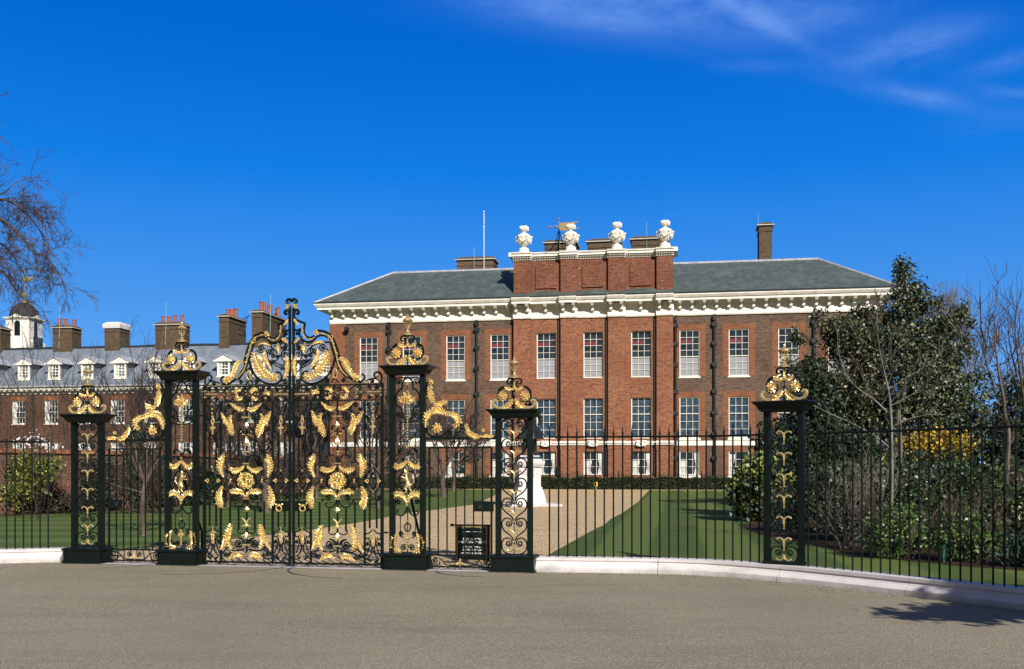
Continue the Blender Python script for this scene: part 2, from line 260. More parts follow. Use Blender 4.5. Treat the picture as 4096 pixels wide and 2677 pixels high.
# ------------------------------------------------------------------ mesh helper
class MB:
    def __init__(s): s.v = []; s.f = []
    def add(s, vs, fs):
        o = len(s.v); s.v.extend(vs); s.f.extend([tuple(i+o for i in f) for f in fs]); return s
    def box(s, x0, x1, y0, y1, z0, z1):
        return s.add([(x0, y0, z0), (x1, y0, z0), (x1, y1, z0), (x0, y1, z0), (x0, y0, z1), (x1, y0, z1), (x1, y1, z1), (x0, y1, z1)],
                     [(0, 3, 2, 1), (4, 5, 6, 7), (0, 1, 5, 4), (1, 2, 6, 5), (2, 3, 7, 6), (3, 0, 4, 7)])
    def quad(s, a, b, c, d): return s.add([a, b, c, d], [(0, 1, 2, 3)])
    def prism_x(s, prof, x0, x1):       # profile of (y, z), extruded along x
        n = len(prof); vs = [(x0, y, z) for y, z in prof]+[(x1, y, z) for y, z in prof]
        fs = [(i, (i+1) % n, n+(i+1) % n, n+i) for i in range(n)]+[tuple(range(n))[::-1], tuple(range(n, 2*n))]
        return s.add(vs, fs)
    def prism_y(s, prof, y0, y1):
        n = len(prof); vs = [(x, y0, z) for x, z in prof]+[(x, y1, z) for x, z in prof]
        fs = [(i, (i+1) % n, n+(i+1) % n, n+i) for i in range(n)]+[tuple(range(n))[::-1], tuple(range(n, 2*n))]
        return s.add(vs, fs)
    def loft(s, prof, cx=0, cy=0):      # rectangles (z, half width, half depth)
        o = []; fs = []
        for z, hx, hy in prof: o += [(cx-hx, cy-hy, z), (cx+hx, cy-hy, z), (cx+hx, cy+hy, z), (cx-hx, cy+hy, z)]
        n = len(prof)
        for i in range(n-1):
            for k in range(4): fs.append((4*i+k, 4*i+(k+1) % 4, 4*i+4+(k+1) % 4, 4*i+4+k))
        fs += [(3, 2, 1, 0), tuple(4*n-4+k for k in range(4))]
        return s.add(o, fs)
    def lathe(s, prof, cx=0, cy=0, cz=0, n=16):   # (r, z)
        vs = []; fs = []
        for r, z in prof:
            for k in range(n): a = 2*math.pi*k/n; vs.append((cx+r*math.cos(a), cy+r*math.sin(a), cz+z))
        for i in range(len(prof)-1):
            for k in range(n): fs.append((i*n+k, i*n+(k+1) % n, (i+1)*n+(k+1) % n, (i+1)*n+k))
        fs += [tuple(range(n))[::-1], tuple((len(prof)-1)*n+k for k in range(n))]
        return s.add(vs, fs)
    def tube(s, pts, r, n=5, r1=None, cap=True):
        pts = [Vector(p) for p in pts]; m = len(pts)
        if m < 2: return s
        vs = []; prev = None
        for i, p in enumerate(pts):
            t = (pts[min(i+1, m-1)]-pts[max(i-1, 0)])
            if t.length < 1e-9: t = Vector((0, 0, 1))
            t.normalize()
            if prev is None:
                a = Vector((0, 1, 0)) if abs(t.y) < .9 else Vector((1, 0, 0)); nrm = t.cross(a).normalized()
            else:
                nrm = prev-t*prev.dot(t)
                if nrm.length < 1e-6: nrm = t.orthogonal()
                nrm.normalize()
            prev = nrm; bi = t.cross(nrm)
            if callable(r): rr = r(i/(m-1))
            else: rr = r if r1 is None else r+(r1-r)*i/(m-1)
            for k in range(n):
                a = 2*math.pi*k/n; q = p+(nrm*math.cos(a)+bi*math.sin(a))*rr; vs.append(tuple(q))
        fs = [(i*n+k, i*n+(k+1) % n, (i+1)*n+(k+1) % n, (i+1)*n+k) for i in range(m-1) for k in range(n)]
        if cap: fs += [tuple(range(n))[::-1], tuple((m-1)*n+k for k in range(n))]
        return s.add(vs, fs)
    def octa(s, c, ax, ay, az):         # pointed lump from three half axes
        c = Vector(c); ax = Vector(ax); ay = Vector(ay); az = Vector(az)
        vs = [tuple(c+ax), tuple(c-ax), tuple(c+ay), tuple(c-ay), tuple(c+az), tuple(c-az)]
        return s.add(vs, [(0, 2, 4), (2, 1, 4), (1, 3, 4), (3, 0, 4), (2, 0, 5), (1, 2, 5), (3, 1, 5), (0, 3, 5)])
    def ball(s, c, rx, ry=None, rz=None, n=10, m=6, jit=0):
        ry = rx if ry is None else ry; rz = rx if rz is None else rz
        vs = [(c[0], c[1], c[2]-rz)]; fs = []
        for i in range(1, m):
            a = math.pi*i/m
            for k in range(n):
                b = 2*math.pi*k/n; j = 1+random.uniform(-jit, jit)
                vs.append((c[0]+rx*j*math.sin(a)*math.cos(b), c[1]+ry*j*math.sin(a)*math.sin(b), c[2]-rz*j*math.cos(a)))
        vs.append((c[0], c[1], c[2]+rz)); L = len(vs)-1
        for k in range(n):
            fs.append((0, 1+(k+1) % n, 1+k)); fs.append((L, 1+(m-2)*n+k, 1+(m-2)*n+(k+1) % n))
            for i in range(m-2): fs.append((1+i*n+k, 1+i*n+(k+1) % n, 1+(i+1)*n+(k+1) % n, 1+(i+1)*n+k))
        return s.add(vs, fs)
    def build(s, name, m, parent=None, smooth=False, loc=None):
        me = bpy.data.meshes.new(name); me.from_pydata([tuple(v) for v in s.v], [], s.f); me.materials.append(m)
        if smooth: me.polygons.foreach_set('use_smooth', [True]*len(me.polygons))
        me.update(); return link(name, me, parent, loc)
def build_split(b, name, m, parent, gap=.012):
    """one part for every piece that does not touch the others"""
    n = len(b.v); par = list(range(n))
    def find(a):
        while par[a] != a: par[a] = par[par[a]]; a = par[a]
        return a
    for f in b.f:
        r = find(f[0])
        for i in f[1:]: par[find(i)] = r
    comp = {}
    for i in range(n): comp.setdefault(find(i), []).append(i)
    ks = list(comp); V = np.array(b.v); pts = [V[comp[k]] for k in ks]; bb = [(p.min(0)-gap, p.max(0)+gap) for p in pts]
    cp = list(range(len(ks)))
    def fc(a):
        while cp[a] != a: cp[a] = cp[cp[a]]; a = cp[a]
        return a
    for i in range(len(ks)):
        for j in range(i+1, len(ks)):
            if fc(i) == fc(j) or (bb[i][1] < bb[j][0]).any() or (bb[j][1] < bb[i][0]).any(): continue
            A, B = pts[i][::2], pts[j][::2]; d = ((A[:, None]-B[None])**2).sum(2).min()
            if d < (gap*2.5)**2: cp[fc(i)] = fc(j)
    owner = {}
    for i, k in enumerate(ks):
        for q in comp[k]: owner[q] = fc(i)
    groups = {}
    for f in b.f: groups.setdefault(owner[f[0]], []).append(f)
    o = None
    for g, fs in groups.items():
        mp = {}; nb = MB()
        for f in fs:
            for i in f:
                if i not in mp: mp[i] = len(nb.v); nb.v.append(b.v[i])
            nb.f.append(tuple(mp[i] for i in f))
        o = nb.build(name, m, parent)
    return o
def link(name, me, parent=None, loc=None):
    o = bpy.data.objects.new(name, me); COL.objects.link(o)
    if parent: o.parent = parent
    if loc is not None: o.location = loc
    return o
def tag(o, label=None, cat=None, group=None, kind=None):
    if label: o['label'] = label
    if cat: o['category'] = cat
    if group: o['group'] = group
    if kind: o['kind'] = kind
    return o
def thing(name, label, cat, loc=(0, 0, 0), rz=0, group=None):
    o = bpy.data.objects.new(name, None); COL.objects.link(o); o.location = loc; o.rotation_euler = (0, 0, rz)
    o.empty_display_size = .3
    return tag(o, label, cat, group)
def copy_tree(o, parent=None):
    c = o.copy(); COL.objects.link(c); c.parent = parent
    for ch in list(o.children): copy_tree(ch, c)
    return c
def spline(pts, k=6):                   # Catmull-Rom through points of any dimension
    P = [np.array(p, float) for p in pts]
    if len(P) < 3: return [tuple(p) for p in P]
    Q = [2*P[0]-P[1]]+P+[2*P[-1]-P[-2]]; out = []
    for i in range(1, len(Q)-2):
        for j in range(k):
            t = j/k; a, b, c, d = Q[i-1:i+3]
            out.append(tuple(.5*((2*b)+(-a+c)*t+(2*a-5*b+4*c-d)*t*t+(-a+3*b-3*c+d)*t**3)))
    out.append(tuple(P[-1])); return out
F = 3982.0; HY = 1870.0; HX = 2048.0
class Plane:
    """a vertical plane Y = y0 - m X; u runs along it, v behind it"""
    def __init__(s, y0, m): s.y0 = y0; s.m = m; s.th = math.atan(m); s.c = math.cos(s.th); s.s = math.sin(s.th)
    def uz(s, x, y, v=0):
        t = (x-HX)/F; y0 = s.y0+v/s.c; X = y0*t/(1+s.m*t); Y = y0-s.m*X
        return X*s.c-(Y-s.y0)*s.s, 1.6+(HY-y)*Y/F
    def world(s, u, v=0): return (u*s.c+v*s.s, s.y0-u*s.s+v*s.c)
def ground(x, y):
    Y = F*1.6/(y-HY); return ((x-HX)/F*Y, Y)
GATE = Plane(15.29, .195); PAL = Plane(77.0, .166); WING = Plane(89.2, .166)
# ------------------------------------------------------------------ ground, road, drive
def sheet(name, pts, z, m, kind='structure'):
    b = MB(); b.add([(x, y, z) for x, y in pts], [tuple(range(len(pts)))]); o = b.build(name, m); tag(o, kind=kind); return o
sheet('ground', [(-400, -120), (400, -120), (400, 600), (-400, 600)], -.02, M['rough_grass'])
RP = spline([(-.05, 15.45), (.35, 15.42), (1.14, 15.33), (1.75, 15.24), (2.4, 15.1), (2.95, 14.88), (3.5, 14.45), (4.05, 13.9), (4.6, 13.2), (5.07, 12.53), (5.85, 11.3), (6.5, 10.1), (7.0, 9.0)], 10)
LP = spline([(-7.15, 16.86), (-7.5, 17.0), (-8.0, 16.93), (-8.5, 16.78), (-9.2, 16.45), (-10.2, 15.8), (-11.5, 14.7)], 10)
RP = RP[6:]
def off(path, d):
    out = []
    for i, p in enumerate(path):
        a = np.array(path[max(i-1, 0)]); b = np.array(path[min(i+1, len(path)-1)]); t = (b-a)/np.linalg.norm(b-a)
        out.append((p[0]+t[1]*d, p[1]-t[0]*d))       # d > 0: towards the right hand of the walk
    return out
gl = [GATE.world(u, .12) for u in (-7.1, 0.0)]
road_edge = [(-11.5, 14.7)]+[tuple(p) for p in LP[::-1]][1:]+gl+[tuple(p) for p in RP]
sheet('road', [(-60, -40), (60, -40), (60, 9), (9, 8.6)]+road_edge[::-1]+[(-60, 14.7)], .004, M['road'])
lawn_pts = [(-60, 14.7)]+road_edge+[(9, 8.6), (60, 9), (60, 90), (-60, 90)]
sheet('lawn', lawn_pts, 0, M['grass'])
dr = [GATE.world(-7.15, .11), GATE.world(.3, .11), (.36, 15.9), (.67, 18.2), (1.83, 24.2), (2.6, 27.9), (3.1, 31.1), (3.85, 34.8), (5.85, 46.2), (9.0, 66.0), (9.6, 69.6), (28, 66.5), (28, 69.2), (-12.5, 76.0), (-12.5, 73.6), (-.6, 71.2), (-1.1, 54), (-1.6, 43), (-2.9, 37.5), (-3.6, 34.8), (-4.3, 29.6), (-5.15, 25.4), (-6.1, 22.3), (-7.3, 19.6), (-7.6, 18.2), (-7.6, 17.1)]
sheet('gravel_drive', dr, .004, M['gravel'])
def strip(name, u0, u1, v0, v1, z, m):
    b = MB(); P = [GATE.world(u0, v0), GATE.world(u1, v0), GATE.world(u1, v1), GATE.world(u0, v1)]
    b.add([(x, y, z) for x, y in P], [(0, 1, 2, 3)]); o = b.build(name, m); return o
tag(strip('threshold', -7.0, .3, -.22, .13, .009, M['stone']), kind='structure')
sheet('planting_bed', [(6.3, 27.8), (5.9, 24), (6.2, 20.5), (6.25, 18.1), (7.2, 16.2), (8.4, 14.9), (9.5, 13.0), (12, 10.5), (40, 12), (40, 66), (18, 66), (13, 45), (8.5, 31)], .006, M['soil'])
sheet('border_soil', [(-17.4, 33.4), (-16.6, 32.6), (-15.0, 36.5), (-13.6, 40), (-13.0, 48.6), (-12.6, 73), (-14.2, 76), (-14.0, 48.6), (-14.6, 40)], .006, M['soil'])

def litter():
    b = MB(); rr = random.Random(5)
    for i in range(420):
        f = rr.random(); p = RP[int(f*(len(RP)-1))]; d = .30+abs(rr.gauss(0, .22)); x, y = off(list(RP), d)[int(f*(len(RP)-1))]; x += rr.uniform(-.1, .1); y += rr.uniform(-.05, .05); q = rr.uniform(.006, .018); a = rr.uniform(0, 6.28)
        b.add([(x+q*math.cos(a), y+q*math.sin(a), .009), (x-q*.5*math.sin(a), y+q*.5*math.cos(a), .013), (x-q*math.cos(a), y-q*math.sin(a), .009), (x+q*.5*math.sin(a), y-q*.5*math.cos(a), .012)], [(0, 1, 2, 3)])
    o = b.build('leaf_litter', M['brown_leaf']); tag(o, 'scattered dry leaf crumbs on the road along the kerb', kind='stuff')
litter()
# curved steel tracks let into the road, the gates' wheels run on them
def arc_track(name, label, hinge, r, a0, a1):
    b = MB(); hx, hy = hinge; pts = []
    n = 28
    vs = []; fs = []
    for i in range(n+1):
        a = R(a0+(a1-a0)*i/n)
        for rr in (r-.013, r+.013): vs.append((hx+rr*math.cos(a), hy+rr*math.sin(a), .012))
    for i in range(n): fs.append((2*i, 2*i+1, 2*i+3, 2*i+2))
    b.add(vs, fs)
    o = b.build(name, M['track']); tag(o, label, 'gate track', 'curved gate tracks'); return o

# ------------------------------------------------------------------ ornament makers in a (u, z) plane
class Orn:
    """maps points of an enlarged crop of the gate onto the ironwork plane"""
    def __init__(s, ox, oy, sc, u0, mirror=None, plane=GATE, v=0, k=None):
        s.ox, s.oy, s.sc, s.u0, s.mi, s.pl, s.v = ox, oy, sc, u0, mirror, plane, v
        a = s.pl.uz(ox+500/sc, oy+500/sc); s.k = (s.pl.uz(ox+500/sc, oy+400/sc)[1]-a[1])/100
    def __call__(s, x, y):
        u, z = s.pl.uz(s.ox+x/s.sc, s.oy+y/s.sc)
        if s.mi is not None: u = 2*s.mi-u
        return (u-s.u0, z)
    def P(s, pts): return [s(*p) for p in pts]
class Loc:                              # ornament coordinates centred on an axis: (x, y) px, y down
    def __init__(s, k, cx, cy, z0, flip=1, zflip=1): s.k, s.cx, s.cy, s.z0, s.fl, s.zf = k, cx, cy, z0, flip, zflip
    def __call__(s, x, y): return ((x-s.cx)*s.k*s.fl, s.z0+(s.cy-y)*s.k*s.zf)
    def P(s, pts): return [s(*p) for p in pts]
WK = 1.6
def wire(b, o, pts, r=.008, v=0, k=5, n=5, taper=None):
    r *= WK; P = spline(o.P(pts), k); b.tube([(u, v, z) for u, z in P], r if taper is None else (lambda t: r*(1-taper*t)), n); return b
def spiral_pts(cx, cy, r, a0, turns, sgn, r1=.18, n=9):
    out = []; N = max(6, int(n*turns))
    for i in range(N+1):
        t = i/N; rr = r*(1-t*(1-r1)); a = R(a0)+sgn*2*math.pi*turns*t; out.append((cx+rr*math.cos(a), cy-rr*math.sin(a)))
    return out
def curl(b, o, cx, cy, r, a0=0, turns=1.5, sgn=1, w=.007, v=0, eye=True):
    w *= WK; P = o.P(spiral_pts(cx, cy, r, a0, turns, sgn)); b.tube([(u, v, z) for u, z in P], w, 4)
    if eye: u, z = o(cx, cy); b.ball((u, v, z), r*o.k*.26, w*1.3, r*o.k*.26, 6, 4)
def circ(b, o, cx, cy, rx, ry=None, w=.007, v=0, n=20):
    ry = rx if ry is None else ry
    P = o.P([(cx+rx*math.cos(2*math.pi*i/n), cy-ry*math.sin(2*math.pi*i/n)) for i in range(n+1)]); b.tube([(u, v, z) for u, z in P], w*WK, 4, cap=False)
def acanthus(name, o, pts, w, parent, m=None, v=-.02, side=0, n=None, rib=True, tip=.35, base=.55):
    """a gilded leaf: a curved midrib with overlapping lobes curling forward on both sides"""
    w = w*o.k*1.04; P = [np.array(p) for p in spline(o.P(pts), 10)]
    d = [0]
    for i in range(1, len(P)): d.append(d[-1]+np.linalg.norm(P[i]-P[i-1]))
    Lg = d[-1]; n = n or max(4, int(Lg/(w*.42)))
    b = MB()
    def at(s):
        for i in range(1, len(P)):
            if d[i] >= s: f = (s-d[i-1])/max(1e-9, d[i]-d[i-1]); return P[i-1]*(1-f)+P[i]*f, (P[i]-P[i-1])/max(1e-9, np.linalg.norm(P[i]-P[i-1]))
        return P[-1], (P[-1]-P[-2])/max(1e-9, np.linalg.norm(P[-1]-P[-2]))
    for i in range(n):
        f = (i+.5)/n; p, t = at(f*Lg); nr = np.array([-t[1], t[0]])
        env = base+(1-base)*math.sin(min(1, f*1.7)*math.pi/2) if f < .6 else 1-(1-tip)*((f-.6)/.4)**1.4
        for sg in (-1, 1):
            if side and sg != side: ww = w*env*.45
            else: ww = w*env
            ww *= random.uniform(.8, 1.15)
            dd = t*.62+nr*sg*.78; dd /= np.linalg.norm(dd); pp = np.array([-dd[1], dd[0]])
            c = p+dd*ww*.46
            b.octa((c[0], v-.25*ww, c[1]), (dd[0]*ww*.58, -.18*ww, dd[1]*ww*.58), (pp[0]*ww*.30, 0, pp[1]*ww*.30), (0, ww*.26, 0))
            c2 = p+dd*ww*.80
            b.octa((c2[0], v-.42*ww, c2[1]), (dd[0]*ww*.22, -.1*ww, dd[1]*ww*.22), (pp[0]*ww*.20, 0, pp[1]*ww*.20), (0, ww*.2, 0))
    if rib: b.tube([(p[0], v-.1*w, p[1]) for p in P[::3]+[P[-1]]], lambda t: w*(.20-.12*t), 5)
    return b.build(name, m or M['gold'], parent)
def rosette(name, o, cx, cy, r, parent, v=-.03, petals=7, m=None):
    b = MB(); u, z = o(cx, cy); r = r*o.k
    b.ball((u, v+.02*r, z), r*.62, r*.10, r*.62, 12, 6)
    b.ball((u, v-.3*r, z), r*.24, n=7, m=5)
    for ring, (rr, pr, dv, np_) in enumerate(((.70, .27, 0, petals+1), (.36, .22, -.18*r, petals-1))):
        for i in range(np_):
            a = 2*math.pi*(i+.5*ring)/np_+.3; ca, sa = math.cos(a), math.sin(a)
            b.octa((u+rr*r*ca, v+dv-.12*r, z+rr*r*sa), (pr*r*ca, -.12*r, pr*r*sa), (-pr*r*.85*sa, 0, pr*r*.85*ca), (0, .18*r, 0))
    return b.build(name, m or M['gold'], parent)
def gold_bead(b, o, x, y, r=5): u, z = o(x, y); b.ball((u, -.012, z), r*o.k, n=6, m=4)
def skin_figure(name, joints, bones, m, parent, sub=1, loc=None):
    """one continuous skinned surface; joints {name: (x, y, z, radius)}"""
    me = bpy.data.meshes.new(name); ks = list(joints); me.from_pydata([joints[k][:3] for k in ks], [(ks.index(a), ks.index(b)) for a, b in bones], [])
    o = bpy.data.objects.new(name, me); COL.objects.link(o)
    o.modifiers.new('skin', 'SKIN'); o.modifiers.new('sub', 'SUBSURF').levels = sub; o.modifiers['sub'].render_levels = sub
    for i, k in enumerate(ks):
        sv = me.skin_vertices[0].data[i]; sv.radius = (joints[k][3],)*2; sv.use_root = (i == 0)
    bpy.context.view_layer.update()
    dg = bpy.context.evaluated_depsgraph_get(); nm = bpy.data.meshes.new_from_object(o.evaluated_get(dg))
    bpy.data.objects.remove(o); nm.materials.clear(); nm.materials.append(m)
    nm.polygons.foreach_set('use_smooth', [True]*len(nm.polygons)); nm.name = name
    return link(name, nm, parent, loc)

# ------------------------------------------------------------------ gate pillars
def finial(t, z0):
    """gilded scrolls, rosettes and a lantern-like urn on the cap; k scales an enlarged crop"""
    k = .000554
    for fl in (1, -1):
        o = Loc(k, 925, 1440, z0, fl)
        b = MB(); wire(b, o, [(850, 655), (872, 760), (825, 805), (780, 822)], .008)
        wire(b, o, [(900, 592), (800, 582), (738, 622), (722, 690), (762, 732), (812, 722), (836, 688), (816, 650), (790, 660)], .010, taper=.4)
        wire(b, o, [(690, 822), (610, 825), (530, 870), (478, 960), (465, 1060), (490, 1160), (560, 1215), (650, 1205), (730, 1150), (755, 1070), (720, 1000)], .014, taper=.45)
        b.build('scroll', M['iron'], t)
        rosette('rosette', o, 610, 1080, 168, t, petals=9)
        acanthus('acanthus_leaf', o, [(905, 905), (850, 880), (780, 870), (720, 850), (655, 815)], 62, t, tip=.4)
        acanthus('acanthus_leaf', o, [(895, 1150), (850, 1230), (780, 1310), (690, 1370), (600, 1395)], 105, t, base=.5, tip=.35)
        b = MB(); wire(b, o, [(640, 1400), (500, 1400), (410, 1375), (350, 1310), (330, 1235), (370, 1190), (430, 1195), (445, 1225)], .016, v=-.02, n=6)
        for i, (x, y) in enumerate([(395, 1350), (450, 1372), (510, 1380), (570, 1378), (430, 1420), (480, 1425), (740, 1425), (800, 1415), (850, 1425), (880, 1290)]): gold_bead(b, o, x, y, 24)
        b.build('gilded_scroll', M['gold'], t)
    o = Loc(k, 925, 1440, z0)
    b = MB(); b.tube([(0, 0, z0), (0, 0, z0+.47)], .011, 6); b.tube([(-.04, 0, z0+.20), (.04, 0, z0+.20)], .008, 5); b.build('stem', M['iron'], t)
    b = MB()
    for y, r in ((640, 26), (690, 38), (745, 44), (800, 50), (850, 62), (985, 22), (1030, 18)):
        u, z = o(925, y); b.octa((u, -.02, z), (r*k, 0, 0), (0, -.02, 0), (0, 0, r*k*.9))
    build_split(b, 'gilded_bud', M['gold'], t)
    zz = lambda y: z0+(1440-y)*k
    lamp = MB(); lamp.lathe([(.01, zz(575)), (.094, zz(573)), (.094, zz(552)), (.082, zz(545)), (.045, zz(500)), (.022, zz(440)), (.015, zz(405))], n=8)
    lamp.lathe([(.015, zz(405)), (.031, zz(398)), (.031, zz(375)), (.02, zz(365))], n=12)
    lamp.lathe([(.055, zz(190)), (.078, zz(182)), (.082, zz(150)), (.074, zz(118)), (.045, zz(95)), (.022, zz(55)), (.009, zz(25))], n=12)
    u = lamp.build('urn', M['gold_dull'], t)
    b = MB()
    for i in range(9):
        a = 2*math.pi*i/9+.2; ca, sa = math.cos(a), math.sin(a)
        b.tube([(r*ca, r*sa, zz(y)) for r, y in ((.020, 366), (.036, 330), (.046, 270), (.056, 185))], .0055, 4)
    b.build('urn_rib', M['gold'], u)
    b = MB(); b.ball((0, 0, zz(6)), .0165, n=10, m=8); b.build('ball', M['gold'], u)
    for a in (45, 135, 225, 315):
        pass
def node_unit(b, gb, z, k, first=False, last=False):
    """one pair of scrolls of the tall pillar panels, node at height z"""
    for fl in (1, -1):
        o = Loc(k, 1150, 695, z, fl)
        sp = spiral_pts(1085, 697, 36, -10, 1.35, -1, r1=.25)[::-1]
        wire(b, o, sp[:-1]+[(1124, 692), (1112, 652), (1070, 634), (1027, 650), (1004, 697), (1014, 752), (1058, 802), (1110, 838), (1142, 892)] if not first else
             sp[:-1]+[(1124, 692), (1112, 652), (1070, 634), (1025, 652), (1003, 700), (1010, 760), (1040, 800), (1100, 822), (1148, 826)], .0072, k=3, n=5)
        if last: continue
        wire(gb, o, [(1150, 622), (1148, 585), (1136, 560), (1108, 546), (1078, 552), (1073, 566)], .0085, v=-.012, k=3, n=5)
        for x, y in ((1128, 556), (1100, 548), (1075, 562)): gold_bead(gb, o, x, y, 8)
    o = Loc(k, 1150, 695, z)
    b.octa((0, 0, z), (.022, 0, 0), (0, .018, 0), (0, 0, .014))
    if not last:
        for y in (590, 612, 634, 655, 675): gold_bead(gb, o, 1150, y, 9)
    if first:
        for fl in (1, -1):
            o = Loc(k, 1150, 695, z, fl); wire(gb, o, [(1150, 722), (1142, 760), (1115, 782), (1085, 780), (1068, 762)], .010, v=-.012, n=5, taper=.3)
            for x, y in ((1142, 740), (1130, 772), (1098, 786)): gold_bead(gb, o, x, y, 10)
def pillar(label, cx_u, zc0, zc1, kind, loc=None, rz=None, base=True, z_foot=0.0):
    loc = loc or (*GATE.world(cx_u), 0); rz = -GATE.th if rz is None else rz
    t = thing('gate_pillar', label, 'gate pillar', loc, rz, 'iron gate pillars')
    hw = .29; zb = .25 if base else z_foot+.02
    for sx in (-1, 1):
        b = MB(); x = sx*(hw-.042); b.box(x-.04, x+.04, -.045, .045, zb, zc0+.02)
        for y in (-.048,): b.box(x-.022, x+.022, y, y+.004, zb+.04, zc0-.06)
        b.build('post', M['iron'], t)
    if base:
        b = MB(); b.loft([(0, .355, .20), (.035, .355, .20), (.045, .335, .185), (.215, .335, .185), (.225, .36, .205), (.25, .36, .205), (.262, .33, .17)]); b.build('plinth', M['iron'], t)
    else:
        b = MB(); b.box(-hw-.01, hw+.01, -.06, .06, z_foot, z_foot+.05); b.build('foot_rail', M['iron'], t)
    h = zc1-zc0
    b = MB(); b.loft([(zc0, .30, .10), (zc0+.12*h, .315, .115), (zc0+.2*h, .33, .125), (zc0+.45*h, .345, .14), (zc0+.62*h, .365, .16), (zc0+.8*h, .395, .185), (zc0+.86*h, .41, .20), (zc1-.02, .415, .205), (zc1, .405, .195)])
    b.build('cap', M['iron'], t)
    if kind == 'tall':
        k = .00391
        for m_ in (0,):
            def o(x, y, zz=3.19-.005): return None
        # panel ornament measured on the right inner pillar (crop origin 1150,1150 at 2.2214)
        o5 = Orn(1150, 1150, 2.2214, GATE.uz(1630.5, 1700)[0]); o6 = Orn(1150, 1700, 2.2214, GATE.uz(1630.5, 1700)[0])
        class Mir:
            def __init__(s, o): s.o = o; s.k = o.k
            def __call__(s, x, y): u, z = s.o(x, y); return (-u, z)
            def P(s, pts): return [s(*p) for p in pts]
        b = MB()
        for a5, a6 in ((o5, o6), (Mir(o5), Mir(o6))):
            wire(b, a5, [(1068, 800), (1045, 812), (1022, 850), (1018, 895), (985, 920), (965, 960), (962, 1000), (975, 1050), (1010, 1072), (1020, 1110), (1035, 1165), (1068, 1192)], .009)
            curl(b, a5, 990, 840, 26, 0, 1.4, 1); wire(b, a5, [(965, 860), (962, 820), (990, 800), (1030, 805), (1068, 800)], .008)
            curl(b, a5, 992, 1140, 24, 90, 1.4, -1); wire(b, a5, [(1068, 1195), (1020, 1195), (975, 1180), (965, 1140), (990, 1115)], .008)
            wire(b, a6, [(1062, 275), (1050, 235), (1015, 210), (985, 225), (985, 250), (1000, 248)], .008)
            curl(b, a6, 1140, 228, 16, 90, 1.3, 1)
            wire(b, a6, [(1062, 410), (1015, 425), (992, 480), (1000, 540), (1030, 580), (1062, 590)], .008)
            wire(b, a6, [(960, 410), (950, 470), (962, 540), (990, 590)], .008)
            curl(b, a6, 985, 685, 24, 200, 1.5, -1)
            wire(b, a6, [(1062, 735), (1045, 780), (1015, 805), (980, 795), (972, 765), (990, 758)], .008)
            wire(b, a6, [(1062, 870), (1040, 900), (1050, 935), (1062, 945)], .007); curl(b, a6, 1015, 965, 20, 90, 1.4, 1)
            curl(b, a6, 1030, 1090, 30, 0, 1.5, 1); wire(b, a6, [(995, 950), (1000, 985), (1030, 1000)], .007)
            wire(b, a6, [(1000, 1115), (1030, 1135), (1062, 1135)], .007)
            u, z1 = a6(1000, 805); u2, z2 = a6(1000, 945); b.box(min(u, u+.012), max(u, u+.012), -.006, .006, z2, z1)
            u, z1 = a5(1000, 1195); u2, z2 = a6(1000, 225); b.box(min(u, u+.012), max(u, u+.012), -.006, .006, z2, z1)
        b.tube([(0, 0, .27), (0, 0, 1.1)], .009, 5)
        b.tube([(0, 0, 1.80), (0, 0, zc0-.15)], .007, 5)
        build_split(b, 'panel_scrollwork', M['iron'], t)
        for a5, a6 in ((o5, o6), (Mir(o5), Mir(o6))):
            acanthus('acanthus_leaf', a6, [(1062, 315), (1035, 350), (1000, 372), (968, 365), (945, 335)], 34, t)
            acanthus('acanthus_leaf', a6, [(1062, 690), (1045, 645), (1005, 615), (960, 622), (938, 655)], 36, t)
            acanthus('acanthus_leaf', a6, [(1020, 1132), (965, 1110), (945, 1060), (955, 1010), (978, 968)], 40, t)
            acanthus('acanthus_leaf', a5, [(1064, 1040), (1040, 1020), (1015, 1000), (1000, 980)], 26, t)
        rosette('rosette', o5, 1066, 985, 62, t, petals=6)
        b = MB()
        for y in (860, 925): gold_bead(b, o5, 1068, y, 12)
        for y in range(1060, 1360, 26): gold_bead(b, o5, 1068, y, 11)
        for y in (190, 200, 290, 700, 712, 855, 1095): gold_bead(b, o6, 1062, y, 11)
        for y in range(965, 1110, 22): gold_bead(b, o6, 1062, y, 13)
        for x in (1045, 1080): gold_bead(b, o6, x, 1005, 16)
        build_split(b, 'gilded_bead', M['gold'], t)
    else:
        b = MB(); gb = MB(); k = .001358*.985
        n = 7 if base else 7; z0 = .4346 if base else .40; step = .3055 if base else (zc0-.15-.40)/6.0*.985
        for i in range(n): node_unit(b, gb, z0+i*step, k, i == 0, i == n-1)
        b.tube([(0, 0, zb), (0, 0, zc0)], .007, 5)
        build_split(b, 'panel_scrollwork', M['iron'], t); build_split(gb, 'gilded_sprig', M['gold'], t)
    finial(t, zc1)
    return t
uL2, uL1, uR1, uR2 = [GATE.uz(x, 2000)[0] for x in (352, 728, 1630.5, 2057)]
pill_ol = pillar('lower black iron gate pillar with gilded finial, leftmost of the five, at the end of the left railing', uL2, 2.35, 2.49, 'low')
pill_il = pillar('tall black iron pillar with a gilded lion in its panel, left of the big double gates', uL1, 3.03, 3.175, 'tall')
pill_ir = pillar('tall black iron pillar with a gilded unicorn in its panel, right of the big double gates', uR1, 3.045, 3.19, 'tall')
pill_or = pillar('lower black iron gate pillar with gilded finial, in front of the statue, joined to the right railing', uR2, 2.35, 2.49, 'low')
pill_fr = pillar('black iron pillar standing on the white stone kerb in the middle of the right railing', 0, 2.39, 2.54, 'low', (3.86, 14.12, 0), -math.atan(.72), base=False, z_foot=.22)
